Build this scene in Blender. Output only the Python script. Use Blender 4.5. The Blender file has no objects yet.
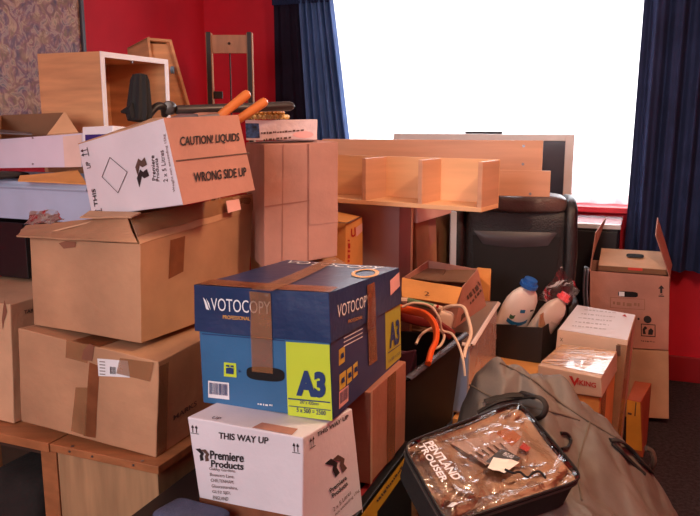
import bpy, bmesh, math, random
from mathutils import Vector, Matrix, noise
random.seed(7)
SC = bpy.context.scene
COL = SC.collection
V = Vector
# ------------------------------------------------------------------ camera
F = 750.0; TH = math.radians(10.4); H = 1.5
EYE = V((0, 0, H))
cam = bpy.data.cameras.new('camera'); cam.sensor_width = 36; cam.lens = 36*F/700
cam.clip_start = 0.05
co = bpy.data.objects.new('camera', cam); COL.objects.link(co)
co.location = EYE; co.rotation_euler = (math.radians(90)-TH, 0, 0); SC.camera = co
def ray(px, py):
    a = (px-350)/F; b = (258-py)/F
    return V((a, math.cos(TH)+b*math.sin(TH), -math.sin(TH)+b*math.cos(TH)))
def at(px, py, Y):
    r = ray(px, py); return EYE + r*(Y/r.y)
def atz(px, py, z):
    r = ray(px, py); return EYE + r*((z-H)/r.z)
# ------------------------------------------------------------------ materials
MATS = {}
def lin(c):
    return tuple(((x/255)/12.92 if x <= 10 else (((x/255)+.055)/1.055)**2.4) for x in c)
def mat(name, rgb, rough=.7, var=.12, scale=8, bump=.0, bscale=60, metal=0, spec=.5, coat=0,
        stretch=(1, 1, 1), wave=0, wdir='X', wscale=40, emit=0, dark=None, alpha=1, trans=0, coord='Object'):
    """procedural principled material; rgb in sRGB 0-255"""
    if name in MATS: return MATS[name]
    m = bpy.data.materials.new(name); m.use_nodes = True; MATS[name] = m
    nt = m.node_tree; N = nt.nodes; L = nt.links; b = N['Principled BSDF']
    c = lin(rgb)
    tc = N.new('ShaderNodeTexCoord'); mp = N.new('ShaderNodeMapping'); mp.inputs['Scale'].default_value = stretch
    L.new(tc.outputs[coord], mp.inputs[0])
    nz = N.new('ShaderNodeTexNoise'); nz.inputs['Scale'].default_value = scale; nz.inputs['Detail'].default_value = 6
    L.new(mp.outputs[0], nz.inputs['Vector'])
    rp = N.new('ShaderNodeValToRGB')
    d = lin(dark) if dark else tuple(x*(1-var*2.2) for x in c)
    l = c if dark else tuple(min(1, x*(1+var)) for x in c)
    rp.color_ramp.elements[0].position = .32; rp.color_ramp.elements[1].position = .68
    rp.color_ramp.elements[0].color = (*d, 1); rp.color_ramp.elements[1].color = (*l, 1)
    L.new(nz.outputs[0], rp.inputs[0]); L.new(rp.outputs[0], b.inputs['Base Color'])
    b.inputs['Roughness'].default_value = rough; b.inputs['Metallic'].default_value = metal
    b.inputs['Specular IOR Level'].default_value = spec
    b.inputs['Coat Weight'].default_value = coat
    b.inputs['Alpha'].default_value = alpha; b.inputs['Transmission Weight'].default_value = trans
    if emit:
        b.inputs['Emission Color'].default_value = (*c, 1); b.inputs['Emission Strength'].default_value = emit
    if bump or wave:
        bp = N.new('ShaderNodeBump'); bp.inputs['Strength'].default_value = bump or wave; bp.inputs['Distance'].default_value = .01
        n2 = N.new('ShaderNodeTexNoise'); n2.inputs['Scale'].default_value = bscale; n2.inputs['Detail'].default_value = 4
        L.new(mp.outputs[0], n2.inputs['Vector'])
        if wave:
            w = N.new('ShaderNodeTexWave'); w.bands_direction = wdir; w.inputs['Scale'].default_value = wscale
            w.inputs['Distortion'].default_value = .6
            L.new(tc.outputs[coord], w.inputs['Vector'])
            ad = N.new('ShaderNodeMath'); ad.operation = 'MULTIPLY_ADD'; ad.inputs[1].default_value = wave
            L.new(w.outputs[1], ad.inputs[0]); L.new(n2.outputs[0], ad.inputs[2]); L.new(ad.outputs[0], bp.inputs['Height'])
        else:
            L.new(n2.outputs[0], bp.inputs['Height'])
        L.new(bp.outputs[0], b.inputs['Normal'])
    return m
CARD = mat('cardboard', (192, 144, 108), .75, .13, 4, .35, 22)
CARDL = mat('pale_cardboard', (208, 164, 128), .75, .11, 4, .3, 24)
CARDRED = mat('reddish_cardboard', (168, 108, 84), .75, .11, 4, .3, 24)
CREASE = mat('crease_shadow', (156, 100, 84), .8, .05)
CARDP = mat('pinkish_cardboard', (190, 134, 116), .75, .11, 4, .3, 24)
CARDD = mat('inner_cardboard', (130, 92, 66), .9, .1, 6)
CARDO = mat('warm_lit_tan_cardboard', (226, 158, 88), .75, .08, 6, .1, 90)  # tan card turned orange to carry the warm lamp's light
EDGE = mat('cardboard_edge', (165, 125, 95), .9, .15, 40)
WHITEC = mat('white_carton_print', (226, 220, 226), .6, .035, 5, .08, 80)
TAPE = mat('brown_parcel_tape', (168, 120, 82), .16, .12, 14, .6, 22, spec=.6, alpha=.62)
TAPED = mat('dark_parcel_tape', (140, 84, 54), .25, .14, 14, .25, 30, spec=.6, alpha=.85)
INK = mat('black_ink', (38, 32, 34), .7, .05)
INKB = mat('faded_ink', (95, 70, 60), .8, .1)
INKR = mat('red_ink', (190, 40, 35), .7, .05)
BLUE = mat('blue_print', (56, 110, 156), .42, .06, 5, .08, 50)
NAVY = mat('navy_print', (30, 56, 98), .34, .10, 5, .12, 40)
LIME = mat('lime_print', (202, 224, 60), .45, .04, 5)
GOLDINK = mat('gold_ink', (228, 166, 84), .5, .03)
WHITEINK = mat('white_ink', (235, 235, 238), .5, .02)
NAVYINK = mat('navy_ink', (28, 58, 110), .5, .02)
BLACKH = mat('hole_dark', (14, 12, 14), .9, .05)
WOOD = mat('pale_pine_veneer', (212, 156, 110), .5, .12, 3, 0, stretch=(1, 1, 9))
BEECH = mat('lamp_lit_beech_veneer', (238, 188, 142), .45, .05, 2, 0, stretch=(1, 1, 14))  # same beech lightened for orange lamp light inside the shelf
BEECHD = mat('reddish_beech_veneer', (214, 160, 128), .45, .06, 2, 0, stretch=(1, 1, 14))
MDF = mat('light_fibreboard', (178, 138, 100), .6, .12, 3, 0, stretch=(9, 9, 1))
WORKTOP = mat('brown_wood_edge', (170, 108, 68), .5, .1, 4, 0, stretch=(1, 9, 9))
WHITEP = mat('white_laminate', (235, 233, 238), .35, .03)
LILAC = mat('lilac_white_panel', (216, 206, 222), .4, .03)
GREYB = mat('blue_grey_plastic', (176, 190, 216), .35, .04)
BLACKP = mat('black_plastic', (20, 19, 22), .45, .1, 10)
BLACKM = mat('matt_black', (20, 18, 20), .8, .1)
LEATHER = mat('black_leather', (34, 30, 32), .38, .15, 8, .35, 140, spec=.6)
LEATHB = mat('highlit_leather_top', (98, 80, 78), .33, .2, 8, .4, 120, spec=.7)  # black leather lightened, the top roll's highlight put in its colour
KHAKI = mat('khaki_nylon', (116, 106, 98), .6, .14, 5, .5, 14, spec=.4)
KHAKID = mat('dark_webbing', (40, 34, 30), .75, .1)
STEEL = mat('grey_metal', (150, 152, 158), .3, .05, metal=.9)
PLEAT = mat('lit_navy_pleats', (84, 112, 164), .85, .08, 6, .15, 200, spec=.2)  # navy curtain cloth lightened for the light on its folds
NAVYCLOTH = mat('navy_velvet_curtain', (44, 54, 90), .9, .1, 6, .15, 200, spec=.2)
DARKCLOTH = mat('dark_curtain_cloth', (34, 30, 46), .95, .08, 6, .1, 200, spec=.1)  # darker cloth for the left part of the left curtain
DENIM = mat('blue_grey_denim', (70, 76, 104), .9, .15, 12, .3, 200)
ORANGEP = mat('orange_plastic', (238, 92, 30), .4, .06)
WHITECABLE = mat('cream_cable', (226, 196, 170), .45, .04)
def clearmat(name, rough, bump, bscale, ior):
    m = bpy.data.materials.new(name); m.use_nodes = True; nt = m.node_tree; nt.nodes.clear(); N = nt.nodes; L = nt.links
    o = N.new('ShaderNodeOutputMaterial'); t = N.new('ShaderNodeBsdfTransparent'); g = N.new('ShaderNodeBsdfGlossy'); mx = N.new('ShaderNodeMixShader')
    t.inputs[0].default_value = (.97, .94, .92, 1); g.inputs['Roughness'].default_value = rough
    f = N.new('ShaderNodeFresnel'); f.inputs[0].default_value = ior; ml = N.new('ShaderNodeMath'); ml.operation = 'MULTIPLY'; ml.inputs[1].default_value = 1.25; ml.use_clamp = True
    tc = N.new('ShaderNodeTexCoord'); n = N.new('ShaderNodeTexNoise'); n.inputs['Scale'].default_value = bscale; n.inputs['Distortion'].default_value = 1.2; n.inputs['Detail'].default_value = 3
    b = N.new('ShaderNodeBump'); b.inputs['Strength'].default_value = bump; b.inputs['Distance'].default_value = .02
    L.new(tc.outputs['Object'], n.inputs['Vector']); L.new(n.outputs[0], b.inputs['Height']); L.new(b.outputs[0], g.inputs['Normal']); L.new(b.outputs[0], f.inputs['Normal'])
    L.new(f.outputs[0], ml.inputs[0]); L.new(ml.outputs[0], mx.inputs[0]); L.new(t.outputs[0], mx.inputs[1]); L.new(g.outputs[0], mx.inputs[2]); L.new(mx.outputs[0], o.inputs[0])
    return m
# ------------------------------------------------------------------ objects
def tag(o, label=None, cat=None, group=None, kind=None):
    if label: o['label'] = label
    if cat: o['category'] = cat
    if group: o['group'] = group
    if kind: o['kind'] = kind
    return o
def empty(name, loc, label=None, cat=None, group=None, rz=0):
    o = bpy.data.objects.new(name, None); COL.objects.link(o)
    o.location = loc; o.rotation_euler = (0, 0, rz); o.empty_display_size = .05
    return tag(o, label, cat, group)
def wmat(o):
    m = Matrix.Translation(o.location) @ o.rotation_euler.to_matrix().to_4x4()
    return wmat(o.parent) @ m if o.parent else m
def link(name, me, m, root=None, base=None, smooth=False):
    """mesh built in world space, re-expressed in its parent's (or its own base) frame"""
    if m is not None and not me.materials: me.materials.append(m)
    o = bpy.data.objects.new(name, me); COL.objects.link(o)
    if root is not None:
        me.transform(wmat(root).inverted()); o.parent = root
    else:
        if base is None:
            xs = [v.co for v in me.vertices]
            base = V((sum(v.x for v in xs)/len(xs), sum(v.y for v in xs)/len(xs), min(v.z for v in xs)))
        me.transform(Matrix.Translation(-V(base))); o.location = base
    if smooth:
        for p in me.polygons: p.use_smooth = True
        try: me.set_sharp_from_angle(angle=math.radians(40))
        except Exception: pass
    me.update()
    return o
class MB:
    def __init__(s): s.v = []; s.f = []; s.mi = []; s.cur = 0
    def add(s, vs, fs):
        k = len(s.v); s.v += [V(p) for p in vs]; s.f += [tuple(i+k for i in f) for f in fs]; s.mi += [s.cur]*len(fs)
        return s
    def hexa(s, c):      # 8 corners: bottom 4 ccw, top 4 ccw
        return s.add(c, [(3, 2, 1, 0), (4, 5, 6, 7), (0, 1, 5, 4), (1, 2, 6, 5), (2, 3, 7, 6), (3, 0, 4, 7)])
    def box(s, M, lo, hi):
        x0, y0, z0 = lo; x1, y1, z1 = hi
        return s.hexa([M @ V(p) for p in ((x0, y0, z0), (x1, y0, z0), (x1, y1, z0), (x0, y1, z0),
                                           (x0, y0, z1), (x1, y0, z1), (x1, y1, z1), (x0, y1, z1))])
    def grid(s, fn, nu, nv, close=False):
        vs = [fn(i/nu, j/nv) for j in range(nv+1) for i in range(nu+1)]
        fs = [(j*(nu+1)+i, j*(nu+1)+i+1, (j+1)*(nu+1)+i+1, (j+1)*(nu+1)+i) for j in range(nv) for i in range(nu)]
        return s.add(vs, fs)
    def tube(s, pts, r, n=8, caps=True, flat=1):
        pts = [V(p) for p in pts]; rs = r if isinstance(r, (list, tuple)) else [r]*len(pts)
        vs = []; t0 = None; ref = None
        for i, p in enumerate(pts):
            t = (pts[min(i+1, len(pts)-1)]-pts[max(i-1, 0)]).normalized()
            if ref is None:
                ref = t.orthogonal().normalized()
                if abs(t.z) < .9: ref = V((0, 0, 1))
            ref = (ref - t*ref.dot(t)).normalized(); bi = t.cross(ref)
            for k in range(n):
                a = 2*math.pi*k/n
                vs.append(p + (ref*math.cos(a)*flat + bi*math.sin(a))*rs[i])
        fs = [(i*n+k, i*n+(k+1) % n, (i+1)*n+(k+1) % n, (i+1)*n+k) for i in range(len(pts)-1) for k in range(n)]
        if caps:
            fs.append(tuple(reversed(range(n)))); fs.append(tuple((len(pts)-1)*n+k for k in range(n)))
        return s.add(vs, fs)
    def lathe(s, M, prof, n=24, sx=1, sy=1):
        vs = [M @ V((r*math.cos(2*math.pi*k/n)*sx, r*math.sin(2*math.pi*k/n)*sy, z)) for r, z in prof for k in range(n)]
        m = len(prof)
        fs = [(i*n+k, i*n+(k+1) % n, (i+1)*n+(k+1) % n, (i+1)*n+k) for i in range(m-1) for k in range(n)]
        fs.append(tuple(reversed(range(n)))); fs.append(tuple((m-1)*n+k for k in range(n)))
        return s.add(vs, fs)
    def mesh(s, name='m', weld=0):
        me = bpy.data.meshes.new(name); me.from_pydata([tuple(v) for v in s.v], [], s.f)
        for p, i in zip(me.polygons, s.mi): p.material_index = i
        if weld or True:
            bm = bmesh.new(); bm.from_mesh(me)
            bmesh.ops.delete(bm, geom=[v for v in bm.verts if not v.link_faces], context='VERTS')
            if weld: bmesh.ops.remove_doubles(bm, verts=bm.verts, dist=weld)
            bmesh.ops.recalc_face_normals(bm, faces=bm.faces)
            bm.to_mesh(me); bm.free()
        me.update(); return me
    def build(s, name, m, root=None, base=None, smooth=False, weld=0, bevel=0):
        me = s.mesh(name, weld)
        ms = m if isinstance(m, (list, tuple)) else [m]
        for x in ms: me.materials.append(x)
        o = link(name, me, None, root, base, smooth)
        if bevel:
            b = o.modifiers.new('bevel', 'BEVEL'); b.width = bevel; b.segments = 2; b.limit_method = 'ANGLE'; b.angle_limit = math.radians(35)
        return o
def smoothpts(pts, n=8):
    """Catmull-Rom through pts"""
    pts = [V(p) for p in pts]; out = []
    for i in range(len(pts)-1):
        p0 = pts[max(i-1, 0)]; p1 = pts[i]; p2 = pts[i+1]; p3 = pts[min(i+2, len(pts)-1)]
        for k in range(n):
            t = k/n
            out.append(.5*((2*p1)+(p2-p0)*t+(2*p0-5*p1+4*p2-p3)*t*t+(3*p1-p0-3*p2+p3)*t**3))
    return out+[pts[-1]]
def frame(loc, yaw, tx=0, ty=0):
    return Matrix.Translation(V(loc)) @ Matrix.Rotation(ty, 4, 'Y') @ Matrix.Rotation(tx, 4, 'X') @ Matrix.Rotation(yaw, 4, 'Z')
# ------------------------------------------------------------------ cartons: hexahedra with slightly crushed faces
class Carton:
    """near vertical edge at origin, x = receding right (a), y = receding left (b), z = up (h)"""
    def __init__(s, X, Y, Z, yaw, a, b, h, tx=0, ty=0, snap=None, amp=.0012, crush=.0):
        M = frame((X, Y, Z), math.radians(yaw), math.radians(tx), math.radians(ty)); s.M = M
        s.c = {}
        for i in (0, 1):
            for j in (0, 1):
                for k in (0, 1): s.c[(i, j, k)] = M @ V((i*a, j*b, k*h))
        if snap:
            for key, q in snap.items(): s.c[key] = at(q[0], q[1], s.c[key].y)
        s.amp = amp; s.crush = crush; s.seed = V((X*7, Y*5, Z*3))
        s.mid = sum(s.c.values(), V())/8
    def cen(s):
        c = [s.c[(i, j, 0)] for i in (0, 1) for j in (0, 1)]
        m = sum(c, V())/4; m.z = min(p.z for p in c); return m
    FACES = {'L': ((0, 1, 0), (0, 0, 0), (0, 0, 1), (0, 1, 1)), 'R': ((0, 0, 0), (1, 0, 0), (1, 0, 1), (0, 0, 1)),
             'T': ((0, 1, 1), (0, 0, 1), (1, 0, 1), (1, 1, 1)), 'B': ((0, 0, 0), (0, 1, 0), (1, 1, 0), (1, 0, 0)),
             'BL': ((1, 1, 0), (0, 1, 0), (0, 1, 1), (1, 1, 1)), 'BR': ((1, 0, 0), (1, 1, 0), (1, 1, 1), (1, 0, 1))}
    def bil(s, face, u, v):
        a, b, c, d = [s.c[k] for k in s.FACES[face]]
        return a*(1-u)*(1-v)+b*u*(1-v)+c*u*v+d*(1-u)*v
    def normal(s, face):
        a, b, c, d = [s.c[k] for k in s.FACES[face]]
        return (c-a).cross(d-b).normalized()
    def disp(s, p):
        n = noise.noise_vector((p+s.seed)*6)*s.amp + noise.noise_vector((p+s.seed)*22)*s.amp*.5
        return n
    def pt(s, face, u, v, off=0):
        p = s.bil(face, u, v); n = s.normal(face)
        if s.crush:      # wavy bulge of tired faces
            p = p + n*s.crush*math.sin(math.pi*max(0, min(1, u)))*math.sin(math.pi*max(0, min(1, v)))*noise.noise((s.seed+p)*3+V((.3, .3, .3)))*2
        return p + s.disp(p) + n*off
    def frac(s, face, px, py):
        r = ray(px, py); u = v = .5; k = 2.0
        for _ in range(12):
            f = s.bil(face, u, v)-EYE-r*k
            du = (s.bil(face, u+1e-4, v)-s.bil(face, u, v))/1e-4; dv = (s.bil(face, u, v+1e-4)-s.bil(face, u, v))/1e-4
            A = Matrix(((du.x, dv.x, -r.x), (du.y, dv.y, -r.y), (du.z, dv.z, -r.z)))
            d = A.inverted() @ (-f); u += d.x; v += d.y; k += d.z
        return u, v
    def body(s, name, m, root, faces=('L', 'R', 'T', 'B', 'BL', 'BR'), n=10, thick=0, bevel=.003):
        mb = MB()
        for f in faces: mb.grid(lambda u, v: s.pt(f, u, v), n, n)
        o = mb.build(name, m, root, weld=.0004, smooth=False)
        if thick:
            sm = o.modifiers.new('wall', 'SOLIDIFY'); sm.thickness = thick; sm.offset = -1
        b = o.modifiers.new('bevel', 'BEVEL'); b.width = bevel; b.segments = 2; b.limit_method = 'ANGLE'; b.angle_limit = math.radians(50)
        return o
    def root(s, name, label, cat='box', group=None):
        s.r = empty(name, s.cen(), label, cat, group); return s.r
    def patch(s, name, face, q, m, off=.0012, root=None, n=6):
        """q = four pixel corners (bl, br, tr, tl) seen in the photograph, or ('uv', u0, v0, u1, v1)"""
        if q[0] == 'uv': fr = [(q[1], q[2]), (q[3], q[2]), (q[3], q[4]), (q[1], q[4])]
        else: fr = [s.frac(face, *p) for p in q]
        mb = MB()
        def fn(u, v):
            w = [(1-u)*(1-v), u*(1-v), u*v, (1-u)*v]
            return s.pt(face, sum(w[i]*fr[i][0] for i in range(4)), sum(w[i]*fr[i][1] for i in range(4)), off)
        mb.grid(fn, n, n)
        return mb.build(name, m, root or s.r)
    def ellipse(s, name, face, q, m, off=.0016, root=None, inner=0, n=40, sup=2.0):
        fr = [s.frac(face, *p) for p in q] if q[0] != 'uv' else [(q[1], q[2]), (q[3], q[2]), (q[3], q[4]), (q[1], q[4])]
        def bl(u, v):
            w = [(1-u)*(1-v), u*(1-v), u*v, (1-u)*v]
            return s.pt(face, sum(w[i]*fr[i][0] for i in range(4)), sum(w[i]*fr[i][1] for i in range(4)), off)
        def e(a, r):
            cx = math.copysign(abs(math.cos(a))**(2/sup), math.cos(a)); sy = math.copysign(abs(math.sin(a))**(2/sup), math.sin(a))
            return bl(.5+.5*r*cx, .5+.5*r*sy)
        mb = MB()
        mb.grid(lambda u, v: e(u*2*math.pi, inner+(1-inner)*v if inner else max(v, .001)), n, 2 if inner else 4)
        return mb.build(name, m, root or s.r, weld=.00001)
    def text(s, face, txt, bl, br, tl, m, off=.0018, bold=.0, root=None, name='lettering', ray_px=True, align=0):
        """lettering whose bounding box runs bl->br along the line and bl->tl up the line"""
        a, b, c = (s.frac(face, *bl), s.frac(face, *br), s.frac(face, *tl)) if ray_px else (bl, br, tl)
        me = text_mesh(txt, bold)
        for v in me.vertices:
            x, y = v.co.x, v.co.y
            v.co = s.pt(face, a[0]+(b[0]-a[0])*x+(c[0]-a[0])*y, a[1]+(b[1]-a[1])*x+(c[1]-a[1])*y, off)
        return link(name, me, m, root or s.r)
    def poly(s, name, face, pts, m, off=.0018, root=None):
        """flat printed shapes; list of pixel polygons"""
        mb = MB()
        for pl in pts:
            k = [s.pt(face, *s.frac(face, *p), off) for p in pl]; mb.add(k, [tuple(range(len(k)))])
        return mb.build(name, m, root or s.r)
TXC = {}
def text_mesh(txt, bold=0.0, w=None):
    """filled outline lettering scaled to a unit box"""
    cu = bpy.data.curves.new('t', 'FONT'); cu.body = txt; cu.size = 1; cu.offset = bold; cu.resolution_u = 3
    cu.space_line = .9
    o = bpy.data.objects.new('t', cu); COL.objects.link(o)
    dg = bpy.context.evaluated_depsgraph_get(); dg.update()
    me = bpy.data.meshes.new_from_object(o.evaluated_get(dg))
    bpy.data.objects.remove(o); bpy.data.curves.remove(cu)
    xs = [v.co.x for v in me.vertices]; ys = [v.co.y for v in me.vertices]
    x0, x1, y0, y1 = min(xs), max(xs), min(ys), max(ys)
    for v in me.vertices: v.co = V(((v.co.x-x0)/(x1-x0), (v.co.y-y0)/(y1-y0), 0))
    me.materials.clear(); me.name = 'lettering'
    return me
def text_plane(txt, o, ux, uy, m, root, bold=0, name='lettering'):
    me = text_mesh(txt, bold); o = V(o); ux = V(ux); uy = V(uy)
    for v in me.vertices: v.co = o+ux*v.co.x+uy*v.co.y
    return link(name, me, m, root)
def bars(C, face, q, m=INK, n=22, root=None, name='barcode'):
    mb = MB(); fr = [C.frac(face, *p) for p in q]; x = 0; rnd = random.Random(5)
    def bl(u, v):
        w = [(1-u)*(1-v), u*(1-v), u*v, (1-u)*v]
        return C.pt(face, sum(w[i]*fr[i][0] for i in range(4)), sum(w[i]*fr[i][1] for i in range(4)), .002)
    while x < .97:
        w = rnd.choice((.015, .02, .035)); mb.add([bl(x, .18), bl(x+w, .18), bl(x+w, 1), bl(x, 1)], [(0, 1, 2, 3)]); x += w+rnd.choice((.015, .02, .03))
    return mb.build(name, m, root or C.r)
def blurb(C, face, bl, br, tl, m=INKB, root=None, seed=1, words=9, off=.0018):
    """a line of print too small to read: short dashes of uneven width"""
    a, b, c = (C.frac(face, *bl), C.frac(face, *br), C.frac(face, *tl)); rnd = random.Random(seed); mb = MB(); x = 0
    while x < .98:
        w = min(rnd.uniform(.4, 1.5)/words/1.4, 1-x); y0, y1 = rnd.uniform(0, .25), rnd.uniform(.65, 1)
        k = [C.pt(face, a[0]+(b[0]-a[0])*p+(c[0]-a[0])*q, a[1]+(b[1]-a[1])*p+(c[1]-a[1])*q, off) for p, q in ((x, y0), (x+w, y0), (x+w, y1), (x, y1))]
        mb.add(k, [(0, 1, 2, 3)]); x += w+rnd.uniform(.2, .5)/words
    return mb.build('small_print', m, root or C.r)
def crumple(M, w, h, name, m, root=None, t=.003, n=10, amp=.002, base=None):
    """stiff sheet w by h in the x-z plane of M, slightly warped: flaps, panels"""
    mb = MB()
    def fn(off):
        return lambda u, v: M @ (V((u*w, off, v*h)) + noise.noise_vector(V((u*w*9, v*h*9, w*31)))*amp)
    a = MB(); a.grid(fn(0), n, n)
    o = a.build(name, m, root, base)
    sm = o.modifiers.new('thickness', 'SOLIDIFY'); sm.thickness = t
    return o
#PARTS#
# ================================================================== ROOM
PHI = math.radians(21.5); E1 = V((math.cos(PHI), -math.sin(PHI), 0)); E2 = V((math.sin(PHI), math.cos(PHI), 0)); CR = V((-1.0, 5.35, 0))
RM = Matrix.Translation(CR) @ Matrix.Rotation(-PHI, 4, 'Z')     # x = along window wall, y = away from camera
UW, VD, ZC = 4.6, -6.2, 2.6
RED = mat('red_wall_paint', (202, 22, 46), .75, .06, 3, .08, 120)
REDD = mat('deep_red_paint', (150, 14, 26), .55, .06, 3)
CARPET = mat('dark_carpet', (50, 40, 44), .95, .35, 60, .4, 300)
CEIL = mat('ceiling_paint', (225, 215, 205), .9, .03)
def S(name, mb, m, **k): return tag(mb.build(name, m, None, base=k.pop('base', None), **k), kind='structure')
W0, W1, Z0, Z1 = .80, 3.0, 1.0, 2.42
mb = MB()
for lo, hi in (((-.2, 0, 0), (W0, .3, ZC)), ((W1, 0, 0), (UW+.2, .3, ZC)), ((W0, 0, 0), (W1, .3, Z0)), ((W0, 0, Z1), (W1, .3, ZC))): mb.box(RM, lo, hi)
S('wall_back', mb, RED)
S('wall_left', MB().box(RM, (-.2, VD, 0), (0, 0, ZC)), RED)
S('wall_right', MB().box(RM, (UW, VD, 0), (UW+.2, 0, ZC)), RED)
S('wall_front', MB().box(RM, (-.2, VD-.2, 0), (UW+.2, VD, ZC)), RED)
S('floor', MB().box(RM, (-.2, VD-.2, -.1), (UW+.2, .3, 0)), CARPET)
S('ceiling', MB().box(RM, (-.2, VD-.2, ZC), (UW+.2, .3, ZC+.1)), CEIL)
S('baseboard_back', MB().box(RM, (0, -.018, 0), (UW, 0, .15)), REDD, bevel=.004)
S('baseboard_left', MB().box(RM, (0, VD, 0), (.018, -.02, .15)), REDD, bevel=.004)
S('trim_1', MB().box(RM, (W0-.03, -.035, Z0-.03), (W1+.03, .22, Z0+.003)), mat('bright_red_sill', (215, 30, 48), .35, .03), bevel=.004)   # window sill board
WF = mat('white_window_frame', (240, 240, 242), .4, .02)
mb = MB()
for lo, hi in (((W0, .2, Z0), (W0+.06, .26, Z1)), ((W1-.06, .2, Z0), (W1, .26, Z1)), ((W0, .2, Z0), (W1, .26, Z0+.06)), ((W0, .2, Z1-.06), (W1, .26, Z1)),
               ((1.5, .2, Z0), (1.55, .26, Z1)), ((2.25, .2, Z0), (2.3, .26, Z1)), ((W0, .2, 1.78), (W1, .26, 1.83))): mb.box(RM, lo, hi)
S('window_1', mb, WF)
# sheer net curtain: gathered translucent cloth
m = bpy.data.materials.new('white_net'); m.use_nodes = True; nt = m.node_tree; nt.nodes.clear()
o_ = nt.nodes.new('ShaderNodeOutputMaterial'); tr = nt.nodes.new('ShaderNodeBsdfTransparent'); tl = nt.nodes.new('ShaderNodeBsdfTranslucent'); df = nt.nodes.new('ShaderNodeBsdfDiffuse')
m1 = nt.nodes.new('ShaderNodeMixShader'); m2 = nt.nodes.new('ShaderNodeMixShader'); m1.inputs[0].default_value = .25; m2.inputs[0].default_value = .55
wv = nt.nodes.new('ShaderNodeTexNoise'); wv.inputs['Scale'].default_value = 3
tl.inputs[0].default_value = (.95, .95, .97, 1); df.inputs[0].default_value = (.9, .9, .92, 1)
nt.links.new(tl.outputs[0], m1.inputs[1]); nt.links.new(df.outputs[0], m1.inputs[2]); nt.links.new(tr.outputs[0], m2.inputs[1]); nt.links.new(m1.outputs[0], m2.inputs[2]); nt.links.new(m2.outputs[0], o_.inputs[0])
mb = MB(); mb.grid(lambda u, v: RM @ V((W0+.02+u*(W1-W0-.04), .10+.018*math.sin(u*95)+.008*math.sin(u*41+1), Z0+.01+v*(Z1-Z0-.03))), 240, 3)
tag(mb.build('net_curtain', m, None, smooth=True), 'sheer white net curtain glowing across the whole window', 'curtain')
# heavy curtains
def curtain(name, label, u0t, u1t, u0b, u1b, zb, zt, nf, amp, ud0=None, dark_part=None, y=-.13):
    r = empty(name, RM @ V(((u0b+u1b)/2, y, zb)), label, 'curtain', 'heavy navy curtains at the window')
    def f(a, b, wav, k, ph=0):
        def fn(u, v):
            t = a+(b-a)*u
            U = (u0b+(u1b-u0b)*t)*(1-v)+(u0t+(u1t-u0t)*t)*v
            g = 1-.55*max(0, (v-.93)/.07)
            w = wav*g*(math.sin(t*k*2*math.pi+ph)+.35*math.sin(t*k*4.6*math.pi+1+v*1.5)+.25*math.sin(t*17+v*3))
            return RM @ V((U, y+w, zb+(zt-zb)*v))
        return fn
    if dark_part:
        MB().grid(f(0, dark_part, amp*.35, 5), 90, 24).build('dark_part', DARKCLOTH, r, smooth=True)
        MB().grid(f(dark_part, 1, amp, nf), 260, 24).build('pleated_cloth', PLEAT, r, smooth=True)
    else:
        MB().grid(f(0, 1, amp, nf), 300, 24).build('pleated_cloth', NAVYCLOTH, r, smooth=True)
    hz = zt-.10
    MB().grid(lambda u, v: RM @ V((u0t+(u1t-u0t)*u, y-.022+.012*math.sin(u*nf*4*math.pi), hz+v*.10)), 200, 2).build('gathered_heading', NAVYCLOTH, r, smooth=True)
    return r
curtain('curtain', 'navy pleated curtain with darker left part hanging between red wall and left of window', .60, 1.0, .60, 1.22, .62, 2.32, 10, .026, dark_part=.44)
curtain('curtain', 'dark navy curtain hanging right of the window behind the opened brown carton', 2.82, 3.80, 2.80, 3.75, .675, 2.40, 9, .034)
# curtain rail
tag(MB().tube([RM @ V((.35, -.13, 2.42)), RM @ V((4.0, -.13, 2.42))], .012).build('curtain_rail', STEEL), 'metal curtain rail carrying both navy curtains above the window', 'curtain rail')
# painting on the left wall
r = empty('painting', RM @ V((.03, -1.55, 1.35)), 'dark framed abstract painting of swirling violet and ochre brushwork on red wall', 'painting')
m = bpy.data.materials.new('swirled_paint'); m.use_nodes = True; nt = m.node_tree; b = nt.nodes['Principled BSDF']
tc = nt.nodes.new('ShaderNodeTexCoord'); n1 = nt.nodes.new('ShaderNodeTexNoise'); n1.inputs['Scale'].default_value = 5; n1.inputs['Distortion'].default_value = 3; n1.inputs['Detail'].default_value = 5
n2 = nt.nodes.new('ShaderNodeTexNoise'); n2.inputs['Scale'].default_value = 15; n2.inputs['Distortion'].default_value = 1.8; n2.inputs['Detail'].default_value = 8
r1 = nt.nodes.new('ShaderNodeValToRGB'); e = r1.color_ramp.elements
for i, (p, c) in enumerate(((.30, (36, 30, 50)), (.42, (104, 70, 96)), (.52, (150, 92, 84)), (.62, (176, 134, 84)), (.75, (80, 58, 90)))):
    el = e[i] if i < 2 else e.new(p); el.position = p; el.color = (*lin(c), 1)
r2 = nt.nodes.new('ShaderNodeValToRGB'); e = r2.color_ramp.elements
for i, (p, c) in enumerate(((.36, (30, 20, 36)), (.48, (128, 78, 92)), (.56, (205, 170, 150)), (.64, (70, 84, 84)), (.72, (232, 212, 204)))):
    el = e[i] if i < 2 else e.new(p); el.position = p; el.color = (*lin(c), 1)
mx = nt.nodes.new('ShaderNodeMix'); mx.data_type = 'RGBA'; mx.inputs[0].default_value = .5
for n in (n1, n2): nt.links.new(tc.outputs['Object'], n.inputs['Vector'])
nt.links.new(n1.outputs[0], r1.inputs[0]); nt.links.new(n2.outputs[0], r2.inputs[0]); nt.links.new(r1.outputs[0], mx.inputs[6]); nt.links.new(r2.outputs[0], mx.inputs[7]); nt.links.new(mx.outputs[2], b.inputs['Base Color'])
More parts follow.
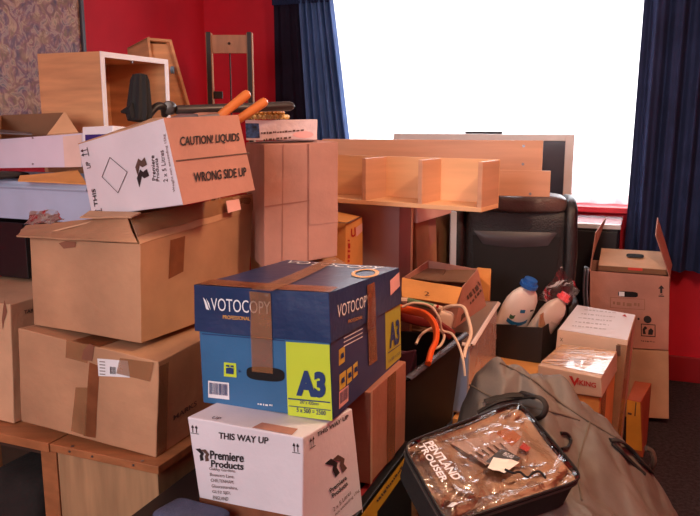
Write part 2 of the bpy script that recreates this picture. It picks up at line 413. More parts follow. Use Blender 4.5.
bp = nt.nodes.new('ShaderNodeBump'); bp.inputs['Strength'].default_value = .5; nt.links.new(n2.outputs[0], bp.inputs['Height']); nt.links.new(bp.outputs[0], b.inputs['Normal']); b.inputs['Roughness'].default_value = .45
PV = -1.255    # right end of the frame along the wall
MB().grid(lambda u, v: RM @ V((.035, PV-.025-u*1.2, 1.37+v*1.0)), 4, 4).build('canvas', m, r)
mb = MB()
for lo, hi in (((.002, PV-.025, 1.34), (.05, PV, 2.4)), ((.002, PV-1.25, 1.34), (.05, PV-1.225, 2.4)), ((.002, PV-1.225, 1.34), (.05, PV-.025, 1.37)), ((.002, PV-1.225, 2.37), (.05, PV-.025, 2.4))): mb.box(RM, lo, hi)
mb.build('picture_frame', mat('dark_frame', (60, 52, 62), .35, .1), r, bevel=.003)
# ================================================================== BACK: stand, black cabinet, television
def uvat(px, v):      # u along window wall at wall offset v for a picture column
    k = (px-350)*.984/F; P = CR+E2*v
    return (k*P.y-P.x)/(E1.x-k*E1.y)
r = empty('television_cabinet', RM @ V((2.05, -.33, 0)), 'black television cabinet with pale lit top standing under the window', 'cabinet')
CL, CRr = 1.29, uvat(626, -.40)
CAB = mat('black_cabinet', (26, 23, 27), .4, .1)
MB().box(RM, (CL, -.42, .05), (CRr, -.10, .93)).build('carcass', CAB, r, bevel=.004)
MB().box(RM, (CL-.01, -.435, .93), (CRr+.01, -.045, .955)).build('cabinet_top', mat('window_sheen_top', (215, 215, 222), .25, .03, spec=1, coat=1), r, bevel=.003)  # black top coloured near white for the window's reflection
MB().box(RM, (CL+.05, -.40, 0), (CRr-.05, -.15, .05)).build('plinth', BLACKM, r)
for k in range(2):
    a = CL+.01+k*(CRr-CL)/2
    d = MB().box(RM, (a+.004, -.434, .07), (a+(CRr-CL)/2-.016, -.4205, .915)).build('door', CAB, r, bevel=.002)
    MB().box(RM, (a+(.08 if k else (CRr-CL)/2-.1), -.444, .45), (a+(.09 if k else (CRr-CL)/2-.09), -.434, .6)).build('handle', STEEL, d)
TL, TR = uvat(395, -.33), uvat(575.5, -.33)
r = empty('television', RM @ V(((TL+TR)/2, -.33, .955)), 'flat silver framed television with black screen behind the wooden boards', 'television')
zt = 1.424; FR = mat('silver_plastic', (236, 232, 232), .4, .04)
mb = MB()
for lo, hi in (((TL, -.36, 1.0), (TL+.03, -.30, zt)), ((TR-.045, -.36, 1.0), (TR, -.30, zt)), ((TL+.03, -.36, zt-.035), (TR-.045, -.30, zt)), ((TL+.03, -.36, 1.0), (TR-.045, -.30, 1.04))): mb.box(RM, lo, hi)
mb.build('bezel', FR, r, bevel=.004)
MB().box(RM, (TL+.03, -.348, 1.04), (TR-.045, -.31, zt-.035)).build('screen', mat('screen_reflection_glass', (74, 80, 98), .15, .05, spec=.6), r)  # blue-grey reflection on the screen is put into its base colour
MB().box(RM, (TL+.35, -.42, .956), (TR-.35, -.24, .97)).box(RM, (TL+.45, -.35, .96), (TR-.45, -.31, 1.01)).build('pedestal', BLACKP, r)
a, b_ = uvat(466, -.33), uvat(503, -.33)
tag(MB().box(RM, (a, -.35, zt+.001), (b_, -.32, zt+.014)).build('sensor_bar', BLACKP, bevel=.003), 'slim black sensor bar lying on top of the television', 'sensor bar')
# narrow wooden stand against the red wall
r = empty('wooden_stand', at(230, 100, 4.2)*1, 'narrow upright wooden frame with black edges and top rail by red wall', 'stand')
r.location.z = 0
DKW = mat('black_painted_wood', (44, 38, 38), .6, .1)
TANW = mat('tan_wood', (176, 120, 80), .5, .1, 5, stretch=(6, 6, 1))
pL, pR = at(209.5, 60, 4.2), at(250, 60, 4.2); dv = (pR-pL); dv.z = 0; Wd = dv.length
SM = frame((pL.x, pL.y, 0), math.atan2(dv.y, dv.x)); zt = at(230, 33, 4.2).z
for x in (0, Wd):
    u_ = MB().box(SM, (x-.016, -.012, 0), (x+.016, .03, zt)).build('upright', TANW, r, bevel=.002)
    MB().box(SM, (x-.011, -.018, .02), (x+.011, -.012, zt+.004)).build('edge_strip', DKW, u_)
MB().box(SM, (.014, 0, zt-.105), (Wd-.014, .022, zt-.01)).tube([SM @ V((Wd/2, -.004, zt-.055)), SM @ V((Wd/2, .0, zt-.055))], .006).build('top_rail', TANW, r)
MB().tube([SM @ V((Wd/2, -.002, zt-.055)), SM @ V((Wd/2, -.004, zt-.055))], .007).build('screw', DKW, r)
MB().box(SM, (.014, 0, 1.1), (Wd-.014, .022, 1.18)).build('lower_rail', TANW, r)
MB().tube([SM @ V((Wd/2, .01, 1.15)), SM @ V((Wd/2, .01, zt-.1))], .004).build('centre_rod', DKW, r)
lz = at(215, 95, 4.2).z; MB().box(SM, (.016, -.004, lz-.02), (.065, .02, lz+.02)).build('latch', DKW, r, bevel=.004)
for x in (0, Wd): MB().tube([SM @ V((x, .03, 1.5)), SM @ V((x, .35, 0.01))], .014).build('rear_leg', TANW, r)
# ================================================================== FRONT: copy paper box
def prism_logo(C, face, bl, br, tl, m=INK, m2=INKB):
    """double chevron mark"""
    a, b, c = (C.frac(face, *bl), C.frac(face, *br), C.frac(face, *tl))
    def put(pts, mm, nm):
        mb = MB(); k = [C.pt(face, a[0]+(b[0]-a[0])*x+(c[0]-a[0])*y, a[1]+(b[1]-a[1])*x+(c[1]-a[1])*y, .0018) for x, y in pts]
        mb.add(k, [tuple(range(len(k)))]); mb.build(nm, mm, C.r)
    put([(0, .92), (.34, 1), (.62, .62), (.52, .42), (.6, .1), (.36, 0), (.3, .42), (.38, .58)], m, 'printed_mark')
    put([(.42, .9), (.72, .98), (1, .62), (.9, .4), (1, .12), (.74, .02), (.68, .42), (.76, .6)], m2, 'printed_mark')
def arrows(C, face, bl, br, tl, m=INK):
    a, b, c = (C.frac(face, *bl), C.frac(face, *br), C.frac(face, *tl)); mb = MB()
    for x0 in (0, .55):
        for pts in ([(x0+.17, 0), (x0+.27, 0), (x0+.27, .7), (x0+.17, .7)], [(x0, .62), (x0+.44, .62), (x0+.22, 1)]):
            k = [C.pt(face, a[0]+(b[0]-a[0])*x+(c[0]-a[0])*y, a[1]+(b[1]-a[1])*x+(c[1]-a[1])*y, .0018) for x, y in pts]; mb.add(k, [tuple(range(len(k)))])
    k = [C.pt(face, a[0]+(b[0]-a[0])*x+(c[0]-a[0])*y, a[1]+(b[1]-a[1])*x+(c[1]-a[1])*y, .0018) for x, y in ((-.1, -.14), (1.1, -.14), (1.1, -.06), (-.1, -.06))]
    mb.add(k, [(0, 1, 2, 3)]); mb.build('printed_arrows', m, C.r)
VS = {(0,0,0):(333.5,421),(0,0,1):(328,293),(0,1,0):(201,403),(0,1,1):(193.7,285),(1,0,0):(401,360),(1,0,1):(399,268),(1,1,1):(288,260)}
VC = Carton(-.04, 1.585, .842, 68.3, .49, .345, .285, snap=VS, amp=.001)
VC.root('paper_box', 'blue A3 copy paper box with lid, lime panels and tape, atop white carton')
BC = Carton(-.04, 1.585, .842, 68.3, .49, .345, .285, snap=VS, amp=.001); BC.r = VC.r
for (i, j) in ((0, 0), (0, 1), (1, 0), (1, 1)):      # body stops inside the lid and is a little slimmer
    BC.c[(i, j, 1)] = BC.c[(i, j, 0)].lerp(BC.c[(i, j, 1)], .97)
    for k in (0, 1):
        d = BC.c[(i, j, k)]-BC.mid; d.z = 0; BC.c[(i, j, k)] -= d*.018
BC.body('carton_body', BLUE, VC.r)
BC.patch('side_print', 'R', ('uv', .004, .004, .996, .99), mat('dusk_navy_print', (52, 58, 100), .4, .08, 6), off=.0007)
LC = Carton(-.04, 1.585, .842, 68.3, .49, .345, .285, snap=VS, amp=.0016, crush=.004); LC.r = VC.r
for (i, j) in ((0, 0), (0, 1), (1, 0), (1, 1)):
    LC.c[(i, j, 0)] = LC.c[(i, j, 0)].lerp(LC.c[(i, j, 1)], .62)
    d = LC.c[(i, j, 0)]-LC.mid; d.z = 0; LC.c[(i, j, 0)] += d*.02
LC.body('lid', NAVY, VC.r, faces=('L', 'R', 'T', 'BL', 'BR'), thick=.003)
LC.text('L', 'VOTOCOPY', (211, 310.3), (270.5, 314.3), (211, 297.8), WHITEINK, bold=.0)
LC.poly('printed_mark', 'L', [[(203, 297), (206, 301), (209, 310), (206, 309)], [(206, 298), (209, 303), (210.5, 310), (208.5, 306)]], WHITEINK)
LC.text('L', 'PROFESSIONAL', (222.5, 318.5), (250, 320.5), (222.5, 314.8), GOLDINK, bold=.01)
BC.poly('crease_line', 'L', [[(202, 333.2), (285, 340), (285, 341), (202, 334.2)]], NAVYINK)
BC.patch('lime_panel', 'L', [(288.3, 415), (332.5, 420.6), (329.5, 344.5), (286, 341.5)], LIME)
BC.text('L', 'A3', (297, 395.5), (326, 398), (297, 369.5), NAVYINK, bold=.06, off=.003)
BC.poly('printed_rule', 'L', [[(289, 397.5), (330.5, 401.6), (330.5, 402.8), (289, 398.8)], [(289.5, 405), (331, 409.6), (331, 410.4), (289.5, 405.8)]], NAVYINK, off=.003)
BC.text('L', '297 x 420mm', (300.5, 403.2), (319, 405.2), (300.5, 400), NAVYINK, off=.003)
BC.text('L', '5 x 500 = 2500', (297.3, 411.6), (326, 415), (297.3, 407), NAVYINK, bold=.01, off=.003)
BC.ellipse('handle_hole', 'L', [(246.7, 379), (285, 382.6), (285, 368.6), (246.7, 365.4)], BLACKH, sup=3.2)
BC.patch('green_icon', 'L', [(224, 376), (236.6, 377.4), (236.3, 363.2), (224, 362)], LIME)
BC.poly('icon_drawing', 'L', [[(226.5, 373), (234, 374), (234, 368), (230.5, 367), (226.5, 367.4)], [(226.5, 366), (229.8, 366.6), (229.8, 364.6), (226.5, 364.2)], [(231, 366.6), (234, 367), (234, 365), (231, 364.8)], [(239, 369.5), (241.5, 371.2), (239, 372.2)]], NAVYINK, off=.003)
lb = BC.patch('barcode_label', 'L', [(208.5, 397), (229.5, 399.5), (229, 382.5), (208.4, 380.3)], WHITEINK)
bars(BC, 'L', [(209.8, 396), (228.3, 398), (228, 384), (209.8, 382)], NAVYINK)
blurb(BC, 'L', (258, 404.8), (273.5, 406.4), (258, 402.8), WHITEINK, words=5)
BC.patch('tape', 'L', [(252.7, 371), (273.8, 373.5), (273, 338), (251.5, 335)], TAPE, off=.0035)
LC.patch('tape', 'L', [(251.5, 336.5), (272.8, 339), (271, 292.8), (250, 290.6)], TAPE, off=.0035)
LC.patch('tape', 'T', [(250, 290.6), (271, 292.8), (338, 261.8), (326, 260.8)], TAPE, off=.003)
LC.patch('tape', 'T', [(197, 285), (329, 293.5), (338, 288), (212, 280)], TAPED, off=.0022)
LC.text('T', 'VOTOCOPY', (.06, .85), (.90, .85), (.06, .96), WHITEINK, ray_px=False)
LC.ellipse('printed_ring', 'T', [(347, 277.5), (374, 279.5), (383, 270.5), (357, 269)], GOLDINK, inner=.72, off=.0022)
LC.text('R', 'VOTOCOPY', (336, 318), (368.5, 305.5), (336, 305), WHITEINK)
LC.text('R', 'PROFESSIONAL', (347, 323.6), (361.5, 318.6), (347, 320.2), GOLDINK)
LC.patch('pink_label', 'R', [(390, 296), (399.2, 286), (399, 272), (389.5, 281)], mat('pink_sticker', (236, 176, 170), .5, .05))
LC.patch('tape', 'R', [(366.5, 330), (375, 326), (373.5, 282), (366, 285.5)], TAPED, off=.003)
BC.patch('tape', 'R', [(368, 366), (376.5, 360), (375, 326), (367, 330)], TAPED, off=.003)
LIMEY = mat('shaded_lime_print', (178, 172, 60), .5, .05)  # lime print dulled for the light on the right face
BC.patch('lime_panel', 'R', [(385.5, 370), (400.5, 357), (400, 300), (384.8, 306.5)], LIMEY)
BC.text('R', 'A3', (388.7, 349), (398.6, 343), (388.5, 323), NAVYINK, bold=.04, off=.003)
BC.poly('printed_rule', 'R', [[(387, 352.5), (399.5, 344), (399.5, 344.8), (387, 353.4)]], NAVYINK, off=.003)
BC.text('R', '5 x 500 = 2500', (387.5, 363), (399, 354), (387.5, 360), NAVYINK, off=.003)
for q in ([(338.6, 366), (344.5, 361.5), (344.5, 345.5), (338.6, 350)], [(339, 391), (345.5, 386), (345.5, 370), (339, 375)], [(346.6, 385), (351.4, 380.5), (351.4, 366), (346.6, 370)], [(352.8, 379), (357.2, 374.5), (357.2, 361), (352.8, 365)]):
    k = BC.patch('yellow_icon', 'R', q, mat('mustard_print', (206, 176, 70), .5, .05)); c = [sum(p[i] for p in q)/4 for i in (0, 1)]
    BC.poly('icon_drawing', 'R', [[(c[0]-1.6, c[1]+3), (c[0]+1.6, c[1]+1), (c[0]+1.2, c[1]-4), (c[0]-1.4, c[1]-2)]], NAVYINK, off=.003)
BC.patch('barcode_label', 'R', [(338.5, 409.5), (348, 401), (348, 385), (338.7, 392)], mat('pink_sticker', (0, 0, 0)))
bars(BC, 'R', [(339.4, 407), (347.2, 400), (347.2, 387), (339.5, 393)], NAVYINK, n=10)
BC.poly('printed_lines', 'R', [[(343+0, 346-i*4), (362, 336-i*4), (362, 337-i*4), (343, 347-i*4)] for i in range(3)], WHITEINK)
# ------------------------------------------------------------------ white carton below
PC = Carton(-.105, 1.50, .584, 63, .21, .27, .255, snap={(0,0,1):(303,437.7),(0,1,1):(187,417),(0,1,0):(201.5,513),(1,0,1):(352,408.6),(1,0,0):(363.5,513)}, amp=.001)
PC.root('white_carton', 'white printed carton marked this way up, directly under the blue paper box', group='white liquids cartons')
PC.body('carton_body', WHITEC, PC.r)
PINKY = mat('white_carton_print', (0, 0, 0))
PC.text('L', 'THIS WAY UP', (219, 438.5), (268.5, 443.8), (219, 432), INK, bold=.02)
arrows(PC, 'L', (191.5, 432), (198.3, 433), (191, 424.5)); arrows(PC, 'L', (293, 451), (299.5, 452), (292.6, 442))
prism_logo(PC, 'L', (195.8, 460), (209.2, 462), (195.8, 447.5))
SF = .03
PC.text('L', 'Premiere', (210.3, 458.6), (243.8, 462.3), (210.2, 450), INK, bold=.025)
PC.text('L', 'Products', (211.3, 466.5), (243.6, 470), (211.2, 459.5), INK, bold=.025)
for i, (t, w) in enumerate((('Oakley Gardens,', 26), ('Bouncers Lane,', 24), ('CHELTENHAM,', 23), ('Gloucestershire,', 26), ('GL52 5JD,', 18), ('ENGLAND', 15))):
    y = 470.3+i*5.7; x = 209.6+i*.75
    PC.text('L', t, (x, y), (x+w, y+w*.11), (x, y-3.6), INKB)
PC.patch('tape', 'L', [(201, 514), (310, 536), (308, 519), (199.5, 497)], TAPED)
arrows(PC, 'R', (309.4, 447.5), (314.3, 444.5), (309, 438))
PC.text('R', 'THIS WAY UP', (316.5, 437), (348, 418.5), (316.5, 432.5), INK, bold=.02)
prism_logo(PC, 'R', (328, 481), (347, 470), (324, 462))
PC.text('R', 'Premiere', (330.5, 493), (346.5, 478.5), (328.6, 489), INK, bold=.02)
PC.text('R', 'Products', (332.5, 498), (347.5, 484.5), (331, 494), INK, bold=.02)
PC.text('R', '2 x 5 Litres', (333, 511.5), (350.5, 493.5), (332.2, 507.5), INKB)
PC.text('R', 'not exceeding 15kg', (335, 516), (359, 491.5), (334.2, 512.6), INKB)
PC.patch('torn_print', 'T', [(252, 428), (292, 435), (298, 429), (262, 423)], CARDP)
PC.text('T', 'UP', (211, 419.5), (219, 421), (214, 417), INK)
# ------------------------------------------------------------------ brown taped carton right of it
DC = Carton(.05, 1.775, .585, 66.4, .27, .19, .249, snap={(0,0,0):(370,484.5),(1,0,0):(405,442.5)}, amp=.001)
DC.root('brown_carton', 'upright brown carton with tape strip under rear corner of the blue paper box', group='brown cardboard cartons')
DC.body('carton_body', CARDRED, DC.r)
DC.patch('tape', 'R', ('uv', .44, 0, .68, 1), TAPED); DC.patch('tape', 'T', ('uv', .4, .44, .6, 1), TAPED)
DC.patch('tape', 'R', ('uv', .0, .0, .05, 1), mat('pale_tape', (190, 150, 124), .3, .1))
# ------------------------------------------------------------------ black and yellow trunk that carries them
TM = Carton(-.085, 1.40, 0, 68, .72, .50, .572, amp=.0003)
r = TM.root('storage_chest', 'black storage chest with yellow printed strip along its top edge, under the cartons', 'chest')
TM.body('chest_body', BLACKP, r)
YEL = mat('yellow_strip', (222, 166, 40), .45, .08)
TM.patch('yellow_strip', 'R', ('uv', -.0, .90, 1, .985), YEL, off=.004)
TM.patch('yellow_panel', 'R', ('uv', .25, .60, .56, .9), YEL, off=.004)
blurb(TM, 'R', (376, 502), (404, 464), (374, 500), INKB, words=12, off=.006)
sm = MB(); 
TM.patch('red_stripe', 'T', ('uv', .93, .1, .96, .95), mat('red_cloth', (150, 24, 34), .8, .1), off=.003)
TM.patch('red_stripe', 'T', ('uv', .86, .1, .875, .95), mat('red_cloth', (0, 0, 0)), off=.003)
# folded denim lying on the trunk beside the white carton
def pile(name, label, cat, c, sx, sy, h, yaw, m, group=None, layers=3):
    r = empty(name, c, label, cat, group)
    M = frame(c, yaw)
    for k in range(layers):
        z0 = h*k/layers; hh = h/layers
        def fn(u, v, k=k, z0=z0, hh=hh):
            a = u*2*math.pi; t = math.pi*v
            X = math.copysign(abs(math.cos(a))**.35, math.cos(a))*sx*(1-.03*k); Y = math.copysign(abs(math.sin(a))**.35, math.sin(a))*sy
            rr = math.sin(t)**.4; p = V((X*rr, Y*rr, z0+hh*(.5-.5*math.cos(t))))
            n = noise.noise_vector(p*9+V((k*3, 0, 0)))
            return M @ (p+V((n.x*.012, n.y*.012, n.z*.006*rr)))
        MB().grid(fn, 60, 16).build('folded_layer', m, r, smooth=True, weld=.0003)
    return r
pile('folded_jeans', 'folded blue-grey jeans piled at lower left of the white carton', 'jeans', V((-.350, 1.535, .574)), .085, .05, .078, math.radians(-22), DENIM)
# ================================================================== LEFT STACK
AC = Carton(-.558, 1.96, .888, 67, .55, .38, .285, snap={(0,0,0):(141,343),(0,0,1):(140,244.5),(0,1,0):(34,324.7),(0,1,1):(29.6,237.5),(1,0,1):(252,211)}, amp=.002, crush=.003)
AC.root('brown_carton', 'large battered brown carton with bulging taped flaps, upper of the left stack', group='brown cardboard cartons')
AC.body('carton_body', CARD, AC.r, faces=('L', 'R', 'B', 'BL', 'BR'), thick=.004)
def sheet(name, P, m, r, t=.004, n=10, amp=.004, base=None, solid=True, seed=0):
    P = [V(p) for p in P]
    def fn(u, v):
        w = [(1-u)*(1-v), u*(1-v), u*v, (1-u)*v]; p = sum((P[i]*w[i] for i in range(4)), V())
        return p + noise.noise_vector(p*11+V((seed, 0, 0)))*amp*(math.sin(math.pi*min(1, v*1.2+.05))**.5 if v*1.2+.05 < 1 else .3)
    o = MB().grid(fn, n, n).build(name, m, r, base)
    if solid:
        s_ = o.modifiers.new('thickness', 'SOLIDIFY'); s_.thickness = t; s_.offset = 0
    return o
c = AC.c
ridgeL, ridgeR = at(129, 217, 2.06), at(252, 193.5, 2.44)
FL1 = sheet('flap', [c[(0,0,1)], c[(1,0,1)], ridgeR, ridgeL], CARD, AC.r, seed=1, amp=.006)
FL2 = sheet('flap', [at(16, 236, 2.08), at(138, 243, 1.96), at(127, 216.5, 2.05), at(26, 226, 2.30)], CARD, AC.r, seed=2, amp=.008)
sheet('flap', [c[(1,1,1)], c[(0,1,1)], at(110, 217, 2.12), at(200, 200, 2.5)], CARDL, AC.r, seed=3, amp=.004)
sheet('flap', [at(80, 217.5, 2.12), at(131, 218, 2.02), at(141, 213, 2.06), at(90, 211, 2.16)], CARDL, AC.r, seed=4)
o = sheet('tape', [c[(0,0,1)].lerp(ridgeL, .25)+V((0, -.004, .003)), c[(1,0,1)].lerp(ridgeR, .25)+V((0, -.004, .003)), ridgeR+V((0, -.003, .004)), ridgeL+V((0, -.003, .004))], TAPE, AC.r, seed=1, amp=.006, solid=False, n=24)
sheet('shipping_label', [at(228, 213, 2.30), at(241, 209.5, 2.34), at(239, 199, 2.36), at(226, 201, 2.32)], mat('pink_sticker', (0,0,0)), AC.r, amp=.001, t=.001)
AC.patch('tape', 'R', [(168, 279), (183, 271), (185, 236), (170, 240)], TAPED)
AC.poly('torn_patch', 'L', [[(59, 243), (66, 241), (77, 241.5), (76, 247), (64, 248.5)]], mat('torn_brown', (140, 88, 66), .9, .1))
BX = Carton(-.522, 1.905, .604, 68, .50, .44, .27, snap={(0,0,0):(156,458),(0,0,1):(158.7,362),(0,1,0):(21,421.5),(0,1,1):(18,328)}, amp=.002, crush=.002)
BX.root('brown_carton', 'large brown carton with white address label and tape, lower of the left stack', group='brown cardboard cartons')
BX.body('carton_body', CARD, BX.r)
BX.patch('tape', 'L', [(71, 431), (86, 436), (88, 387), (76, 387)], TAPE)
BX.patch('tape', 'L', [(66, 357), (88, 363), (90, 345), (67, 339)], TAPE)
BX.patch('tape', 'L', [(84, 436), (96, 438), (100, 366), (90, 362)], TAPED, off=.001)
BX.poly('torn_opening', 'L', [[(82, 359), (84, 350), (90, 343.5), (95, 346), (93, 361)]], mat('torn_brown', (0,0,0)))
lb = BX.patch('shipping_label', 'L', [(99, 375.5), (130, 377.5), (128, 361), (98, 358.5)], WHITEINK)
BX.poly('printed_lines', 'L', [[(100.5, 361+i*3), (106, 361.5+i*3), (106, 362.3+i*3), (100.5, 361.8+i*3)] for i in range(5)], INKB, off=.003)
bars(BX, 'L', [(110.5, 375), (116.5, 375.6), (116.5, 367), (110.5, 366.5)], INK)
BX.patch('tape', 'L', [(117, 373), (150, 381), (155, 362), (121, 358)], TAPE, off=.004)
BX.text('R', 'MARKS', (173, 420.5), (196, 405), (173, 415.5), INKB, bold=.01)
BX.patch('tape', 'R', ('uv', 0, .02, .09, .95), TAPE, off=.002)
BX.patch('tape', 'T', ('uv', .4, 0, .6, 1), TAPED)
GC = Carton(-.985, 2.13, .604, 67, .36, .35, .37, snap={(0,0,1):(10,305),(0,0,0):(14,424)}, amp=.002, crush=.002)
GC.root('brown_carton', 'tattered pale carton at far left beside the lower stacked carton', group='brown cardboard cartons')
GC.body('carton_body', CARDL, GC.r)
GC.text('R', 'TAB', (24, 314), (33, 312), (24, 310.5), INK, bold=.01)
GC.poly('torn_edge', 'L', [[(5, 300), (7.5, 312), (4.5, 322), (3.2, 330), (2.4, 320), (3.5, 308)]], mat('torn_brown', (0,0,0)))
# wooden cabinets under the stack
r = empty('wooden_cabinet', V((-.62, 2.05, 0)), 'pale wooden cabinet with overhanging top board under the brown cartons', 'cabinet')
CM = frame((-.508, 1.853, 0), math.radians(67.4))
MB().box(CM, (-.0, 0, .575), (.52, .372, .598)).build('top_board', WORKTOP, r, bevel=.002)
MB().box(CM, (.014, .014, .0), (.50, .36, .575)).build('carcass', MDF, r, bevel=.002)
for y in (.08, .22, .30): MB().tube([CM @ V((-.0005, y, .588)), CM @ V((-.002, y, .588))], .0035).build('screw', STEEL, r)
for x, y in ((.012, .06), (.012, .3)): MB().tube([CM @ V((x, y, .598)), CM @ V((x, y, .5995))], .005).build('screw', STEEL, r)
r = empty('wooden_desk', V((-1.2, 2.35, 0)), 'brown wooden desk with open dark kneehole at far left', 'desk')
MB().box(CM, (.0, .378, .570), (.52, 1.15, .598)).build('desk_top', WORKTOP, r, bevel=.002)
MB().box(CM, (.03, .382, 0), (.50, .44, .570)).build('side_panel', WORKTOP, r, bevel=.002)
MB().box(CM, (.03, 1.09, 0), (.50, 1.15, .570)).build('side_panel', WORKTOP, r, bevel=.002)
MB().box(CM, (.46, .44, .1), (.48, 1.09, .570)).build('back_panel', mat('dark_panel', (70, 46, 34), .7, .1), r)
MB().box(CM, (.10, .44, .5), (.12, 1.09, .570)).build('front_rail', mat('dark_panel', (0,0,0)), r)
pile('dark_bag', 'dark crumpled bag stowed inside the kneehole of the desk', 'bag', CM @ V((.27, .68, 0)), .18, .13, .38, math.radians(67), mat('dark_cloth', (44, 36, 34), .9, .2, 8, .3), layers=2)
# ------------------------------------------------------------------ liquids carton lying on its side
LQ = Carton(-.44, 1.95, 1.284, 51, .259, .428, .222, -2.9, -9.7, snap={(0,0,0):(183,205),(0,0,1):(163,118),(0,1,0):(92,217),(0,1,1):(78,144),(1,0,0):(254.5,190),(1,0,1):(238,115)}, amp=.0008)
LQ.root('white_carton', 'white and brown carton printed caution liquids, lying tilted atop the left stack', group='white liquids cartons')
LQ.body('carton_body', [WHITEC][0], LQ.r)
LQ.patch('brown_end', 'R', ('uv', 0, 0, 1, 1), CARDP, off=.0015)
LQ.text('R', 'CAUTION! LIQUIDS', (179.5, 147.8), (238.8, 142.6), (179, 137), INK, off=.004, bold=.02)
LQ.text('R', 'WRONG SIDE UP', (193.3, 182.6), (245.8, 176.2), (192.5, 172.6), INK, off=.004, bold=.02)
LQ.poly('flap_seam', 'R', [[(175, 160.5), (248.8, 152.8), (249, 154), (175.5, 161.8)]], INKB, off=.0035)
def diamond(C, face, P, m, w=.06):
    c0 = V((sum(p[0] for p in P)/4, sum(p[1] for p in P)/4)); Q = [V(p[:2]).lerp(c0, w) for p in P]; mb = MB()
    for i in range(4):
        j = (i+1) % 4
        k = [C.pt(face, *C.frac(face, *p), .0018) for p in (P[i], P[j], Q[j], Q[i])]; mb.add(k, [(0, 1, 2, 3)])
    mb.build('printed_diamond', m, C.r)
diamond(LQ, 'L', [V(p) for p in ((110.2, 157), (128, 172), (118.5, 193), (102.2, 176.7))], INK, .05)
LQ.text('L', 'THIS', (98.5, 206), (95.6, 188.5), (94.8, 206.5), INK, bold=.02)
LQ.text('L', 'UP', (91.5, 168), (90, 161.5), (87.4, 168.6), INK, bold=.02)
arrows(LQ, 'L', (88.5, 155.5), (87, 148), (82, 157)); arrows(LQ, 'L', (102, 215), (101, 208.5), (95, 216))
prism_logo(LQ, 'L', (151.5, 186), (146.5, 157), (139, 187.5))
LQ.text('L', 'Premiere', (156.5, 180), (154.5, 155), (152.8, 180.4), INK, bold=.01)
LQ.text('L', 'Products', (160, 181), (158, 158), (156.8, 181.2), INK, bold=.01)
LQ.text('L', '2 x 5 Litres', (168.4, 181.5), (163.8, 150), (164.2, 182), INK)
LQ.text('L', 'Weight not exceeding 15kg', (176.6, 191.5), (165.8, 134), (173.8, 192), INKB)
sheet('flap', [at(78, 144, LQ.c[(0,1,1)].y), at(163, 118, LQ.c[(0,0,1)].y), at(150, 119, 2.12), at(98, 137.5, 2.3)], CARDL, LQ.r, amp=.002, t=.003)
# ------------------------------------------------------------------ tall carton behind
CC = Carton(-.274, 2.35, 1.032, 18, .252, .3, .402, snap={(0,0,1):(263.6,144.5),(0,1,1):(246,142),(1,0,1):(337.7,142.5),(1,0,0):(337.5,256)}, amp=.002)
CC.root('brown_carton', 'tall pinkish brown carton with vertical creases beside the lying liquids carton', group='brown cardboard cartons')
CC.body('carton_body', CARDP, CC.r)
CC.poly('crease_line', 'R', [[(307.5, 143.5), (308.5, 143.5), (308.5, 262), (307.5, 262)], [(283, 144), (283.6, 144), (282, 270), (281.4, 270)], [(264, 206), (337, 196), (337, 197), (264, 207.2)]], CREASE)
CC.patch('tape', 'R', [(309, 225), (337.5, 222), (337.5, 143), (309, 143.5)], CARDP, off=.002)
BS = Carton(-.27, 2.40, 0, 18, .27, .3, 1.028, amp=.001)
BS.root('brown_carton', 'tall brown carton standing on the floor below the pinkish creased carton', group='brown cardboard cartons')
BS.body('carton_body', CARD, BS.r)
# white printed box on it
WB = Carton(-.285, 2.43, 1.437, 6, .18, .16, .066, amp=.002)
a = at(257, 141, 2.45); b_ = at(318, 140, 2.48)
WB = Carton(a.x-.035, 2.44, 1.438, 4, b_.x-a.x+.035, .16, .064, amp=.0025)
WB.root('white_box', 'flat crumpled white box with blue picture and small print on tall pinkish carton')
WB.body('carton_body', mat('white_pinkish_box', (232, 206, 204), .45, .05, 20, .4, 60), WB.r, bevel=.002)
WB.patch('blue_picture', 'R', ('uv', .0, .12, .19, .85), mat('blue_picture_print', (60, 90, 140), .5, .5, 60))
blurb(WB, 'R', (261, 134), (306, 131.5), (261, 131.5), INKB, words=14)
blurb(WB, 'R', (263, 141), (292, 138.5), (263, 138.5), INKB, words=8, seed=4)
WB.ellipse('pink_oval', 'R', ('uv', .66, .08, .95, .42), mat('pink_sticker', (0,0,0)))
# beaded gold tray
r = empty('beaded_bracelet', at(264, 118, 2.49), 'coil of amber and gold beads lying on the crumpled white box', 'beads')
r.location.z = WB.c[(0,0,1)].z
for ring in range(2):
    rr = .066-.014*ring; mb = MB()
    for k in range(26):
        a = 2*math.pi*k/26; cc = V((r.location.x+rr*math.cos(a)*1.15, r.location.y+rr*.7*math.sin(a), r.location.z+.009+.013*ring))
        mb.lathe(Matrix.Translation(cc), [(0.0005, -.009), (.0065, -.006), (.009, 0), (.0065, .006), (.0005, .009)], 8)
    mb.build('bead_string', mat('amber_beads' if ring else 'gold_beads', (220, 150, 60) if ring else (235, 190, 110), .2, .3, 90, spec=.8), r, smooth=True)
